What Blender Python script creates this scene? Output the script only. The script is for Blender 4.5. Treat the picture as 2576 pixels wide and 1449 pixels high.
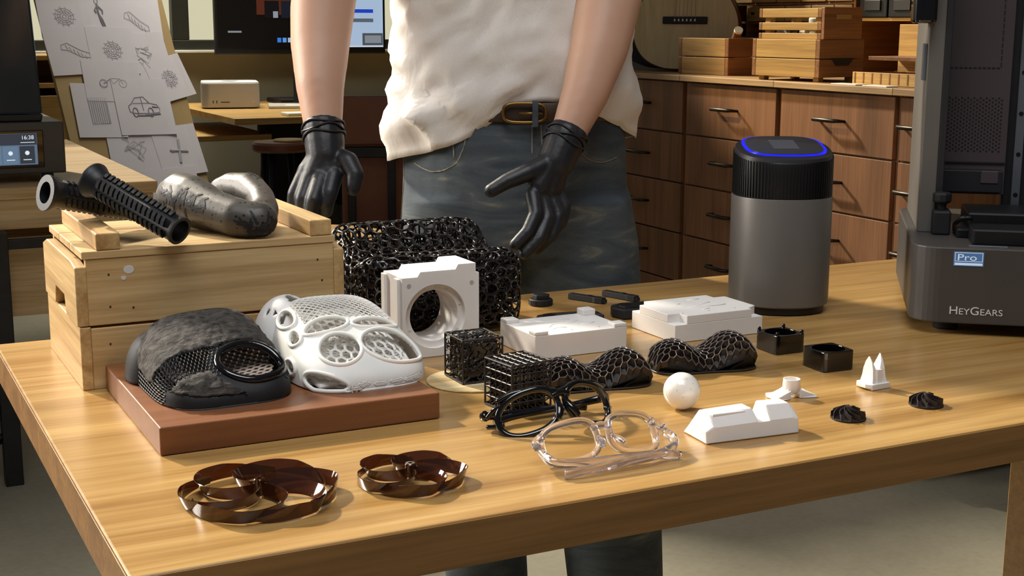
import bpy, bmesh, math, random
from mathutils import Vector, Matrix, Quaternion, noise
R = math.radians
PI = math.pi
for o in list(bpy.data.objects): bpy.data.objects.remove(o)
SC = bpy.context.scene
COL = SC.collection
random.seed(7)

# ------------------------------------------------------------------ camera
YAW, PITCH, ROLL = R(63.19), R(10.95), R(.19)          # X runs along the bench, Y into the room
F = Vector((math.cos(YAW), math.sin(YAW), 0)); RT = Vector((math.sin(YAW), -math.cos(YAW), 0)); UPZ = Vector((0, 0, 1))
fw = F*math.cos(PITCH) - UPZ*math.sin(PITCH); up = F*math.sin(PITCH) + UPZ*math.cos(PITCH)
cx_ = RT*math.cos(ROLL) + up*math.sin(ROLL); cu_ = up*math.cos(ROLL) - RT*math.sin(ROLL)
cam = bpy.data.cameras.new('camera'); camo = bpy.data.objects.new('camera', cam); COL.objects.link(camo)
cam.sensor_width = 36; cam.lens = 3436/2576*36; cam.clip_start = .05
M3 = Matrix((cx_, cu_, -fw)).transposed()
camo.matrix_world = Matrix.Translation((0, 0, 1.15)) @ M3.to_4x4()
SC.camera = camo

# ------------------------------------------------------------------ world, lights, exposure
w = bpy.data.worlds.new('world'); SC.world = w; w.use_nodes = True
w.node_tree.nodes['Background'].inputs[0].default_value = (.85, .90, 1.0, 1)
w.node_tree.nodes['Background'].inputs[1].default_value = .085
def lamp(kind, name, loc, direction, energy, color, **k):
    l = bpy.data.lights.new(name, kind); l.energy = energy; l.color = color
    for a, b in k.items(): setattr(l, a, b)
    o = bpy.data.objects.new(name, l); COL.objects.link(o); o.location = loc
    o.rotation_euler = (-Vector(direction)).to_track_quat('Z', 'Y').to_euler()
    return o
SUN = Vector((-.33, .94, 0)).normalized()*math.cos(R(34)) + Vector((0, 0, math.sin(R(34))))
lamp('SUN', 'sun', (-2, 8, 6), -SUN, 5.6, (1.0, .91, .76), angle=R(3.5))
lamp('AREA', 'overhead_fill', (.2, .5, 3.0), (.25, .35, -1), 9.5, (.97, .98, 1.0), shape='RECTANGLE', size=1.6, size_y=1.2, spread=R(80))  # unseen soft fill added above the front of the bench
lamp('SPOT', 'crate_glow_fill', (.9, 4.3, 2.3), (1.56, -1.12, -1.18), 190, (1.0, .80, .45), spot_size=R(20), spot_blend=.7, shadow_soft_size=.05)  # unseen warm spot added to make the glow on the crates
lamp('AREA', 'left_window_panel', (-1.3, 3.2, 1.8), (2.1, -1.8, -.95), 20, (1.0, .93, .84), shape='RECTANGLE', size=1.1, size_y=1.1, spread=R(85))
lamp('AREA', 'rear_fill', (1.3, 5.75, 2.75), (.05, .05, -1), 24, (1.0, .94, .80), shape='RECTANGLE', size=1.6, size_y=.4, spread=R(85))  # unseen fill added to brighten the back wall and desk
SC.view_settings.view_transform = 'Standard'; SC.view_settings.look = 'None'
SC.view_settings.exposure = 0; SC.view_settings.gamma = 1; SC.view_settings.use_curve_mapping = False

# ------------------------------------------------------------------ materials
def lin(h):
    h = h.lstrip('#'); v = [int(h[i:i+2], 16)/255 for i in (0, 2, 4)]
    return tuple((c/12.92 if c <= .04045 else ((c+.055)/1.055)**2.4) for c in v) + (1,)
MATS = {}
def base(name):
    m = bpy.data.materials.new(name); m.use_nodes = True; MATS[name] = m
    nt = m.node_tree; b = nt.nodes['Principled BSDF']
    return m, nt, b
def sset(b, **k):
    names = dict(rough='Roughness', metal='Metallic', coat='Coat Weight', coatr='Coat Roughness', trans='Transmission Weight', ior='IOR',
                 sss='Subsurface Weight', spec='Specular IOR Level', estr='Emission Strength', sheen='Sheen Weight', alpha='Alpha')
    for a, v in k.items(): b.inputs[names[a]].default_value = v
def N(nt, t, **k):
    n = nt.nodes.new(t)
    for a, v in k.items():
        if a in n.inputs.keys() if hasattr(n.inputs, 'keys') else False: n.inputs[a].default_value = v
        else: setattr(n, a, v)
    return n
def coords(nt, scale=(1, 1, 1), jitter=True):
    tc = nt.nodes.new('ShaderNodeTexCoord'); mp = nt.nodes.new('ShaderNodeMapping'); mp.inputs['Scale'].default_value = scale
    if jitter:
        oi = nt.nodes.new('ShaderNodeObjectInfo'); mu = nt.nodes.new('ShaderNodeMath'); mu.operation = 'MULTIPLY'; mu.inputs[1].default_value = 13.7
        nt.links.new(oi.outputs['Random'], mu.inputs[0])
        ad = nt.nodes.new('ShaderNodeVectorMath'); ad.operation = 'ADD'
        nt.links.new(tc.outputs['Object'], ad.inputs[0]); nt.links.new(mu.outputs[0], ad.inputs[1]); nt.links.new(ad.outputs[0], mp.inputs['Vector'])
    else: nt.links.new(tc.outputs['Object'], mp.inputs['Vector'])
    return mp.outputs['Vector']
def ntex(nt, vec, scale, detail=4, rough=.55, dist=0.):
    n = nt.nodes.new('ShaderNodeTexNoise'); n.inputs['Scale'].default_value = scale; n.inputs['Detail'].default_value = detail
    n.inputs['Roughness'].default_value = rough; n.inputs['Distortion'].default_value = dist; nt.links.new(vec, n.inputs['Vector']); return n
def ramp(nt, fac, stops):
    r = nt.nodes.new('ShaderNodeValToRGB'); e = r.color_ramp.elements
    while len(e) < len(stops): e.new(.5)
    for i, (p, c) in enumerate(stops): e[i].position = p; e[i].color = c
    nt.links.new(fac, r.inputs['Fac']); return r
def bump(nt, b, height, strength=.2, dist=.001):
    n = nt.nodes.new('ShaderNodeBump'); n.inputs['Strength'].default_value = strength; n.inputs['Distance'].default_value = dist
    nt.links.new(height, n.inputs['Height']); nt.links.new(n.outputs['Normal'], b.inputs['Normal'])
def mix(nt, fac, a, c, mode='MIX'):
    n = nt.nodes.new('ShaderNodeMix'); n.data_type = 'RGBA'; n.blend_type = mode
    if isinstance(fac, float): n.inputs[0].default_value = fac
    else: nt.links.new(fac, n.inputs[0])
    for s, v in ((6, a), (7, c)):
        if isinstance(v, tuple): n.inputs[s].default_value = v
        else: nt.links.new(v, n.inputs[s])
    return n.outputs[2]
def plain(name, col, rough=.5, vary=.0, vscale=30, bmp=0., bscale=200, **k):
    m, nt, b = base(name); c = lin(col); b.inputs['Base Color'].default_value = c; sset(b, rough=rough, **k)
    v = coords(nt)
    n = ntex(nt, v, vscale, 4)
    d = tuple(x*(1-vary) for x in c[:3])+(1,); e = tuple(min(1, x*(1+vary)) for x in c[:3])+(1,)
    r = ramp(nt, n.outputs['Fac'], ((.3, d), (.7, e))); nt.links.new(r.outputs['Color'], b.inputs['Base Color'])
    if bmp: bump(nt, b, ntex(nt, v, bscale, 3).outputs['Fac'], bmp)
    return m
def wood(name, dark, light, axis=0, scale=1.0, rough=.45, contrast=(.32, .68), streak=.25, coat=0., bmp=.12):
    m, nt, b = base(name); sc = [9*scale]*3; sc[axis] = .55*scale
    v = coords(nt, tuple(sc))
    n1 = ntex(nt, v, 2.4, 6, .6, .9)
    r = ramp(nt, n1.outputs['Fac'], ((contrast[0], lin(dark)), (contrast[1], lin(light))))
    sc2 = [90*scale]*3; sc2[axis] = 2.2*scale
    n2 = ntex(nt, coords(nt, tuple(sc2)), 2, 3, .6)
    r2 = ramp(nt, n2.outputs['Fac'], ((.35, (1-streak, 1-streak*1.05, 1-streak*1.15, 1)), (.62, (1, 1, 1, 1))))
    col = mix(nt, 1.0, r.outputs['Color'], r2.outputs['Color'], 'MULTIPLY')
    nt.links.new(col, b.inputs['Base Color']); sset(b, rough=rough, coat=coat, coatr=.25)
    bump(nt, b, n2.outputs['Fac'], bmp, .0006)
    return m
def glow(name, col, strength):
    m, nt, b = base(name); b.inputs['Base Color'].default_value = (0, 0, 0, 1); b.inputs['Emission Color'].default_value = lin(col); sset(b, rough=.3, estr=strength)
    v = coords(nt); n = ntex(nt, v, 3, 2); c = lin(col)
    r = ramp(nt, n.outputs['Fac'], ((.2, tuple(x*.93 for x in c[:3])+(1,)), (.8, c))); nt.links.new(r.outputs['Color'], b.inputs['Emission Color'])
    return m
def glassy(name, col, rough=.04, trans=1., ior=1.5, **k):
    m, nt, b = base(name); b.inputs['Base Color'].default_value = lin(col); sset(b, rough=rough, trans=trans, ior=ior, **k); return m

bench_wood = wood('bench_wood', '#9a7038', '#c9a264', 0, .8, .30, (.3, .7), .20, .25)
pine_x = wood('pine_x', '#b28a55', '#dcbc86', 0, 1.3, .5, (.28, .6), .18)
pine_y = wood('pine_y', '#ac8450', '#d6b47c', 1, 1.3, .5, (.28, .6), .18)
pine_z = wood('pine_z', '#ac8450', '#d6b47c', 2, 1.3, .5)
base_wood = wood('base_wood', '#754628', '#93603c', 0, 1.2, .42, (.25, .8), .12)
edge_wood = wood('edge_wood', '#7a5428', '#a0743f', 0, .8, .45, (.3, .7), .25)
table_wood = wood('table_wood', '#c3a06c', '#dfc394', 0, .9, .45)
cab_wood = wood('cab_wood', '#6f4a2c', '#966641', 2, .9, .5, (.3, .72), .2)
cab_top = wood('cab_top', '#9a7850', '#c4a274', 1, .9, .5)
box_wood = wood('box_wood', '#a57c3f', '#cfa55c', 1, 1.0, .55)
box_dark = wood('box_dark', '#80532f', '#a5703f', 0, 1.0, .55)
desk_wood = wood('desk_wood', '#9a763c', '#bd9858', 0, .9, .5)
ply_edge = wood('ply_edge', '#c2a26c', '#e9d3a4', 0, 2.0, .6)
blk_metal = plain('blk_metal', '#15161a', .45, .35, 25, .15, 120, metal=.4)
worn_metal = plain('worn_metal', '#17181b', .5, .5, 35, .2, 90)
blk_plastic = plain('blk_plastic', '#0d0d0f', .42, .2, 40, .05)
blk_matte = plain('blk_matte', '#17171a', .62, .2, 40, .12, 300)
blk_gloss = plain('blk_gloss', '#090709', .12, .2, 20, 0, coat=.6)
lat_gloss = plain('lat_gloss', '#17110f', .22, .2, 20, 0, coat=.3)
cube_m = plain('cube_m', '#2a2422', .5, .2, 40, 0)
imp_m = plain('imp_m', '#2a211e', .55, .2, 60, 0)
lat_pad = plain('lat_pad', '#2b2320', .42, .2, 40, 0)
grip_rub = plain('grip_rub', '#101114', .48, .2, 40, .1, 400)
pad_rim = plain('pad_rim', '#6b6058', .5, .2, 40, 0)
charcoal = plain('charcoal', '#6e6a64', .45, .08, 6, .04, 500, metal=.25)
prn_body = plain('prn_body', '#4b4744', .45, .06, 5, .04, 600, metal=.2)
prn_dark = plain('prn_dark', '#232124', .5, .15, 10)
prn_panel = plain('prn_panel', '#4c4143', .5, .1, 5)
steel = plain('steel', '#8b8f96', .35, .1, 20, 0, metal=.8)
alu = plain('alu', '#bcb8b0', .42, .05, 8, 0, metal=.3)
alu_light = plain('alu_light', '#e3e2d6', .45, .03, 8)
white_res = plain('white_res', '#ece7e2', .55, .03, 20, .06, 300, sss=.05)
ivory_res = plain('ivory_res', '#f1ede6', .5, .03, 20, .05, 300, sss=.1)
ball_m = plain('ball_m', '#f0ede4', .2, .04, 40, 0, sss=.1, coat=.4)
speck_m = plain('speck_m', '#3c3a38', .6)
brass = plain('brass', '#8a6a3a', .35, .1, 20, 0, metal=.9)
dark_brass = plain('dark_brass', '#3c342a', .4, .15, 20, 0, metal=.8)
paper = plain('paper', '#cfccd4', .85, .03, 12, .05, 60)
paper_white = plain('paper_white', '#e9e4d6', .8, .03)
pencil = plain('pencil', '#a9a6b0', .8, .1)
pencil_dark = plain('pencil_dark', '#77757f', .8, .1)
board_m = plain('board_m', '#a48b5c', .7, .1, 8, .1)
guitar_m = wood('guitar_m', '#bfae80', '#dccb9c', 2, .7, .3, (.3, .7), .06)
leather = plain('leather', '#693a1e', .5, .15, 10, .2, 120)
ink_white = plain('ink_white', '#d9d9d6', .5)
nail_m = plain('nail_m', '#3a2c1c', .6)
wall_m = plain('wall_m', '#9a947e', .9, .05, 3, .1, 60)
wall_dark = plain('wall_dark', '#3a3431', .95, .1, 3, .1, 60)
frame_m = plain('frame_m', '#24241c', .5, .1)
pane_m = glow('pane_m', '#dcd6b4', .92)
insole_m = plain('insole_m', '#c9b6a6', .6, .06, 40)
clear_m = glassy('clear_m', '#fcf8fc', .03, .93, 1.43, coat=1.)
smoke_m = glassy('smoke_m', '#5a3420', .08, .7, 1.45, coat=.5)
hood_m = glassy('hood_m', '#3a4248', .12, .15, 1.4)
blue_glow = glow('blue_glow', '#181cff', 1.5)
disp_m = plain('disp_m', '#3c3d44', .22, .05, 10)
blue_core = glow('blue_core', '#7f8cff', 2.0)
skin_m = plain('skin_m', '#c99e84', .5, .06, 9, .08, 260, sss=.12)
glove_m = plain('glove_m', '#1b1b1f', .46, .2, 40, .5, 70)

def floor_mat():
    m, nt, b = base('concrete'); v = coords(nt, jitter=False)
    a = ntex(nt, v, 1.6, 6, .6, .3); f = ntex(nt, v, 60, 3)
    r = ramp(nt, a.outputs['Fac'], ((.3, lin('#8a8573')), (.7, lin('#a39d89'))))
    r2 = ramp(nt, f.outputs['Fac'], ((.3, (.9, .9, .9, 1)), (.6, (1, 1, 1, 1))))
    nt.links.new(mix(nt, 1., r.outputs['Color'], r2.outputs['Color'], 'MULTIPLY'), b.inputs['Base Color'])
    sset(b, rough=.55); bump(nt, b, f.outputs['Fac'], .1); return m
concrete = floor_mat()
def denim_mat():
    m, nt, b = base('denim'); v = coords(nt, (5, 5, 20), False)
    n = ntex(nt, v, 1.5, 5, .55, 1.2)
    r = ramp(nt, n.outputs['Fac'], ((.36, lin('#3c444c')), (.60, lin('#525a5e')), (.78, lin('#8d8772'))))
    f = ntex(nt, coords(nt, (1, 1, 1), False), 900, 2)
    r2 = ramp(nt, f.outputs['Fac'], ((.3, (.78, .78, .78, 1)), (.7, (1.1, 1.1, 1.1, 1))))
    nt.links.new(mix(nt, 1., r.outputs['Color'], r2.outputs['Color'], 'MULTIPLY'), b.inputs['Base Color'])
    sset(b, rough=.9); bump(nt, b, f.outputs['Fac'], .3, .0006); return m
denim = denim_mat()
def shirt_mat():
    m, nt, b = base('shirt'); v = coords(nt, (1, 1, 1), False); f = ntex(nt, v, 700, 2)
    b.inputs['Base Color'].default_value = lin('#ece5dc'); sset(b, rough=.9, sheen=.15)
    r = ramp(nt, f.outputs['Fac'], ((.3, lin('#e6dfd6')), (.7, lin('#f1ebe3')))); nt.links.new(r.outputs['Color'], b.inputs['Base Color'])
    g = ntex(nt, coords(nt, (1, 1, .6), False), 16, 3, .5, 1.); bump(nt, b, g.outputs['Fac'], .35, .01); return m
shirt_m = shirt_mat()
def saddle_mat():
    m, nt, b = base('saddle_m'); v = coords(nt, (1, 1, 1), False)
    vo = nt.nodes.new('ShaderNodeTexVoronoi'); vo.inputs['Scale'].default_value = 150; vo.inputs['Randomness'].default_value = .35; nt.links.new(v, vo.inputs['Vector'])
    r = ramp(nt, vo.outputs['Distance'], ((.20, lin('#040404')), (.25, lin('#4b4640'))))
    nt.links.new(r.outputs['Color'], b.inputs['Base Color']); sset(b, rough=.46, metal=.15)
    bump(nt, b, r.outputs['Color'], .5, .001); return m
saddle_m = saddle_mat()
def fuzzy(name, c1, c2):
    m, nt, b = base(name); v = coords(nt, (60, 140, 60), False); n = ntex(nt, v, 1.6, 6, .65, .6)
    r = ramp(nt, n.outputs['Fac'], ((.35, lin(c1)), (.68, lin(c2)))); nt.links.new(r.outputs['Color'], b.inputs['Base Color'])
    sset(b, rough=.85); bump(nt, b, n.outputs['Fac'], .9, .004); return m
vamp_m = fuzzy('vamp_m', '#1d1c1b', '#5b544d')

# ------------------------------------------------------------------ mesh helpers
class MB:
    def __init__(s): s.v = []; s.f = []
    def add(s, vs, fs, M=None):
        n = len(s.v)
        s.v += [tuple(M @ Vector(p)) if M else tuple(p) for p in vs]; s.f += [tuple(i+n for i in q) for q in fs]; return s
    def box(s, x0, x1, y0, y1, z0, z1, M=None):
        return s.add([(x0,y0,z0),(x1,y0,z0),(x1,y1,z0),(x0,y1,z0),(x0,y0,z1),(x1,y0,z1),(x1,y1,z1),(x0,y1,z1)],
                     [(0,3,2,1),(4,5,6,7),(0,1,5,4),(1,2,6,5),(2,3,7,6),(3,0,4,7)], M)
    def prism(s, poly, z0, z1, M=None):            # polygon in x,y
        n = len(poly); a = sum(poly[i][0]*poly[(i+1)%n][1]-poly[(i+1)%n][0]*poly[i][1] for i in range(n))
        if a < 0: poly = poly[::-1]
        return s.add([(x,y,z0) for x,y in poly]+[(x,y,z1) for x,y in poly],
                     [tuple(range(n-1,-1,-1)), tuple(range(n,2*n))]+[(i,(i+1)%n,n+(i+1)%n,n+i) for i in range(n)], M)
    def ring_plate(s, outer, inner, z0, z1, M=None):   # same count outer and inner, counter-clockwise
        n = len(outer)
        vs = [(x,y,z0) for x,y in outer]+[(x,y,z0) for x,y in inner]+[(x,y,z1) for x,y in outer]+[(x,y,z1) for x,y in inner]
        fs = []
        for i in range(n):
            j = (i+1)%n
            fs += [(i,n+i,n+j,j), (2*n+i,2*n+j,3*n+j,3*n+i), (i,j,2*n+j,2*n+i), (n+j,n+i,3*n+i,3*n+j)]
        return s.add(vs, fs, M)
    def lathe(s, prof, seg=32, M=None, k=2., a0=0):      # profile (r,z); k superellipse exponent
        n = len(prof); vs = []
        for i in range(seg):
            t = a0+2*PI*i/seg; c, q = math.cos(t), math.sin(t); g = (abs(c)**k+abs(q)**k)**(-1/k)
            vs += [(r*g*c, r*g*q, z) for r, z in prof]
        fs = [(i*n+j, ((i+1)%seg)*n+j, ((i+1)%seg)*n+j+1, i*n+j+1) for i in range(seg) for j in range(n-1)]
        fs += [tuple(i*n for i in range(seg-1,-1,-1)), tuple(i*n+n-1 for i in range(seg))]
        return s.add(vs, fs, M)
    def loft(s, rings, cap=True, closed=False, M=None):
        n = len(rings[0]); k = len(rings); vs = [p for r in rings for p in r]; fs = []
        for i in range(k if closed else k-1):
            for j in range(n):
                a, b = i*n, ((i+1)%k)*n; fs.append((a+j, a+(j+1)%n, b+(j+1)%n, b+j))
        if cap and not closed: fs += [tuple(range(n-1,-1,-1)), tuple((k-1)*n+i for i in range(n))]
        return s.add(vs, fs, M)
    def tube(s, pts, r, seg=8, closed=False, M=None, flat=1., upv=None):
        pts = [Vector(p) for p in pts]; k = len(pts); rings = []; prev = Vector(upv) if upv else None
        for i, p in enumerate(pts):
            if closed: d = pts[(i+1)%k]-pts[i-1]
            else: d = pts[min(i+1,k-1)]-pts[max(i-1,0)]
            if d.length < 1e-9: d = Vector((0,0,1))
            d.normalize()
            if prev is None: prev = Vector((0,0,1)) if abs(d.z) < .9 else Vector((1,0,0))
            ref = Vector(upv) if upv else prev
            a = d.cross(ref)
            if a.length < 1e-6: a = d.orthogonal()
            a.normalize(); b = a.cross(d); prev = b
            rr = r[i] if isinstance(r, (list, tuple)) else r
            rings.append([p+a*(rr*math.cos(2*PI*j/seg))+b*(rr*flat*math.sin(2*PI*j/seg)) for j in range(seg)])
        return s.loft(rings, True, closed, M)
    def cap_chain(s, nodes, seg=12):               # tapered capsules between successive (x,y,z,r)
        for a, b in zip(nodes, nodes[1:]):
            A, B = Vector(a[:3]), Vector(b[:3]); d = (B-A); L = d.length
            if L < 1e-6: continue
            d.normalize(); u = d.orthogonal().normalized(); w2 = d.cross(u); rings = []
            prof = [(-math.cos(t)*a[3], math.sin(t)*a[3]) for t in (.15, .5, .9, 1.3, PI/2)] + [(L+math.cos(t)*b[3], math.sin(t)*b[3]) for t in (PI/2, 1.3, .9, .5, .15)]
            for h, r in prof: rings.append([A+d*h+u*(r*math.cos(2*PI*j/seg))+w2*(r*math.sin(2*PI*j/seg)) for j in range(seg)])
            s.loft(rings)
        return s
    def build(s, name, mat, parent=None, bevel=0, seg=2, smooth=False, loc=None, rot=None, merge=False):
        me = bpy.data.meshes.new(name); me.from_pydata([tuple(p) for p in s.v], [], s.f); me.validate()
        bm = bmesh.new(); bm.from_mesh(me)
        if merge: bmesh.ops.remove_doubles(bm, verts=bm.verts, dist=1e-5)
        bmesh.ops.recalc_face_normals(bm, faces=bm.faces); bm.to_mesh(me); bm.free()
        o = bpy.data.objects.new(name, me); COL.objects.link(o); me.materials.append(mat)
        if parent: o.parent = parent
        if loc: o.location = loc
        if rot: o.rotation_euler = rot
        if bevel:
            b = o.modifiers.new('bevel', 'BEVEL'); b.width = bevel; b.segments = seg; b.limit_method = 'ANGLE'; b.angle_limit = R(40); b.harden_normals = False
        if smooth:
            for p in me.polygons: p.use_smooth = True
            if smooth == 'auto':
                for e in bm_edges_sharp(me): me.edges[e].use_edge_sharp = True
        return o
def bm_edges_sharp(me, ang=R(35)):
    bm = bmesh.new(); bm.from_mesh(me); r = [e.index for e in bm.edges if len(e.link_faces) == 2 and e.calc_face_angle(0) > ang]; bm.free(); return r
def thing(name, label, cat, loc=(0,0,0), rz=0, group=None):
    o = bpy.data.objects.new(name, None); COL.objects.link(o); o.empty_display_size = .05; o.location = loc; o.rotation_euler = (0,0,rz)
    return tag(o, label, cat, group)
def tag(o, label, cat, group=None):
    o['label'] = label; o['category'] = cat
    if group: o['group'] = group
    return o
def struct(o, label=None):
    o['kind'] = 'structure'
    if label: o['label'] = label
    return o
def TR(loc=(0,0,0), rx=0, ry=0, rz=0): return Matrix.Translation(loc) @ Matrix.Rotation(rz,4,'Z') @ Matrix.Rotation(ry,4,'Y') @ Matrix.Rotation(rx,4,'X')
def part(name, mat, parent, x0, x1, y0, y1, z0, z1, bevel=.001, M=None, seg=2): return MB().box(x0,x1,y0,y1,z0,z1,M).build(name, mat, parent, bevel, seg)
def text(name, body, size, mat, parent, M, depth=.0003, align='LEFT', smallcaps=False):
    c = bpy.data.curves.new(name, 'FONT'); c.body = body; c.size = size; c.extrude = depth; c.align_x = align
    if smallcaps:
        c.small_caps_scale = .78
        for i, ch in enumerate(body):
            if ch.islower(): c.body_format[i].use_small_caps = True
    t = bpy.data.objects.new(name, c); COL.objects.link(t); bpy.context.view_layer.update()
    me = bpy.data.meshes.new_from_object(t.evaluated_get(bpy.context.evaluated_depsgraph_get()))
    bpy.data.objects.remove(t); me.transform(M); me.materials.clear(); me.materials.append(mat)
    o = bpy.data.objects.new(name, me); COL.objects.link(o); o.parent = parent; return o
def dup(root, loc, rz, label=None):
    r = root.copy(); COL.objects.link(r); r.location = loc; r.rotation_euler = (0,0,rz)
    if label: r['label'] = label
    for ch in root.children:
        c = ch.copy(); COL.objects.link(c); c.parent = r
        for g in ch.children:
            d = g.copy(); COL.objects.link(d); d.parent = c
    return r
def dual(me_bm):                                      # polygons around every inner vertex of a triangle mesh
    me_bm.faces.index_update(); cs = [f.calc_center_median() for f in me_bm.faces]; polys = []
    for v in me_bm.verts:
        if v.is_boundary or not v.link_loops: continue
        l0 = v.link_loops[0]; l = l0; idx = []
        for _ in range(40):
            idx.append(l.face.index); l = l.link_loop_prev.link_loop_radial_next
            if l == l0: break
        if len(idx) > 2: polys.append(tuple(idx))
    return cs, polys
def wire(name, verts, polys, mat, parent, t, smooth=True):
    used = sorted({i for p in polys for i in p}); mp = {a: b for b, a in enumerate(used)}
    m = MB(); m.v = [tuple(verts[i]) for i in used]; m.f = [tuple(mp[i] for i in p) for p in polys]
    o = m.build(name, mat, parent)
    wm = o.modifiers.new('wire', 'WIREFRAME'); wm.thickness = t; wm.use_even_offset = False; wm.use_replace = True; wm.use_boundary = True
    return o
def solidify(o, t, off=-1):
    s = o.modifiers.new('solid', 'SOLIDIFY'); s.thickness = t; s.offset = off; return o
def remesh(o, voxel, smooth=4):
    r = o.modifiers.new('remesh', 'REMESH'); r.mode = 'VOXEL'; r.voxel_size = voxel; r.use_smooth_shade = True
    if smooth:
        s = o.modifiers.new('smooth', 'SMOOTH'); s.factor = .5; s.iterations = smooth
    return o
def catmull(pts, n=8, closed=False):
    P = [Vector(p) for p in pts]; k = len(P); out = []
    for i in range(k if closed else k-1):
        if closed: a, b, c, d = P[i-1], P[i], P[(i+1)%k], P[(i+2)%k]
        else: a, b, c, d = P[max(i-1,0)], P[i], P[i+1], P[min(i+2,k-1)]
        for j in range(n):
            t = j/n; out.append(.5*((2*b)+(c-a)*t+(2*a-5*b+4*c-d)*t*t+(3*b-a-3*c+d)*t**3))
    if not closed: out.append(P[-1])
    return out

# ------------------------------------------------------------------ the room
struct(MB().box(-3, 3.12, -1.5, 6.3, -.05, 0).build('floor', concrete))
WY = 6.2
wb = MB().box(-2.5, 3.12, WY, WY+.1, 0, 1.03).box(-2.5, .3, WY, WY+.1, 1.03, 1.85).box(.3, .7, WY, WY+.1, 1.03, 2.9).box(2.85, 3.12, WY, WY+.1, 1.03, 2.9).box(.7, 2.85, WY, WY+.1, 2.3, 2.9)  # left stretch cut low to let the sun onto the side table
struct(wb.build('wall_back', wall_m))
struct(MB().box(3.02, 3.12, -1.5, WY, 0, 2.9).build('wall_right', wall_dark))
win = thing('window_1', '', ''); del win['category']; struct(win, 'dark framed window with pale cream panes in the back wall')
win.location = (0, 0, 0)
MB().box(.7, 2.85, WY-.03, WY+.06, 1.03, 1.075).box(.7, 2.85, WY-.03, WY+.06, 2.25, 2.3).box(.7, .745, WY-.03, WY+.06, 1.075, 2.25).box(2.8, 2.85, WY-.03, WY+.06, 1.075, 2.25).build('window_frame', frame_m, win, .004)
for x in (1.43, 2.1): part('mullion', frame_m, win, x, x+.075, WY-.03, WY+.06, 1.075, 2.25, .004)
for a, b in ((.745, 1.43), (1.505, 2.1), (2.175, 2.8)): part('pane', pane_m, win, a, b, WY+.02, WY+.03, 1.075, 2.25, 0)
part('window_sill', alu_light, win, .68, 2.87, WY-.05, WY, 1.018, 1.03, .002)

# ------------------------------------------------------------------ workbench
wbn = thing('workbench', 'long honey coloured wooden workbench carrying all the printed parts', 'table')
part('tabletop', bench_wood, wbn, .1755, 2.05, .9675, 1.794, .709, .75, .002, seg=3)
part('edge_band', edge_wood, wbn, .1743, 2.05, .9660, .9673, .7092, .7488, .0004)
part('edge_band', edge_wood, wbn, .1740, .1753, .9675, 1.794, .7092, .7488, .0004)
for x, y in ((.45, 1.66), (1.230, 1.05), (1.9, 1.05), (1.9, 1.66)): part('leg', bench_wood, wbn, x, x+.07, y, y+.07, 0, .709, .003)
part('rail', bench_wood, wbn, .48, 1.95, 1.70, 1.725, .62, .709, .002)

# ------------------------------------------------------------------ crates on the bench
def nails(parent, pts, y):
    for x, z in pts: MB().lathe([(.0012, 0), (.0012, .0006)], 8, TR((x, y+.0002, z), rx=PI/2)).build('nail', nail_m, parent)
lc = thing('wooden_crate', 'lower pine crate standing on the workbench under another crate', 'crate', (.24, 1.517, .75), 0, 'pine crates stacked on the bench')
part('front_board', pine_x, lc, .008, .292, 0, .01, 0, .069, .001)
part('back_board', pine_x, lc, .008, .292, .218, .228, 0, .069, .001)
part('end_board', pine_y, lc, -.004, .008, -.001, .23, 0, .071, .0012)
part('end_board', pine_y, lc, .292, .304, -.001, .23, 0, .071, .0012)
for i in range(3): part('bottom_slat', pine_x, lc, .009, .291, .011+i*.07, .011+i*.07+.066, .001, .008, .0006)
nails(lc, ((.028, .05), (.028, .018), (.282, .05)), 0)
uc = thing('wooden_crate', 'upper pine crate turned over with two cleats and a board top', 'crate', (.24, 1.517, .822), 0, 'pine crates stacked on the bench')
part('front_board', pine_x, uc, .006, .290, 0, .01, 0, .074, .001)
part('back_board', pine_x, uc, .006, .290, .218, .228, 0, .074, .001)
ends = [(0,0),(.075,0),(.083,.022),(.145,.022),(.153,0),(.23,0),(.23,.062),(.20,.070),(.03,.070),(0,.066)]
for x in (-.006, .290): MB().prism([(y-.001, z) for y, z in ends], 0, .0125, Matrix(((0,0,1,x),(1,0,0,0),(0,1,0,0),(0,0,0,1)))).build('end_board', pine_y, uc, .0012)
for i in range(3): part('top_slat', pine_x, uc, .002, .292, -.001+i*.077, -.001+i*.077+.0745, .0742, .083, .001)
for x in (.018, .262): part('cleat', pine_y, uc, x, x+.026, -.001, .229, .0832, .102, .0015)
nails(uc, ((.03, .056), (.03, .02), (.055, .017), (.27, .055), (.275, .03)), 0)
for x, z, a, b in ((.052, .06, .006, .0035), (.046, .051, .003, .002)):
    MB().lathe([(a, 0), (a*.95, .0004)], 10, TR((x, .0001, z), rx=PI/2) @ Matrix.Diagonal((1, .8, 1, 1))).build('paint_spot', ink_white, uc)

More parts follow.
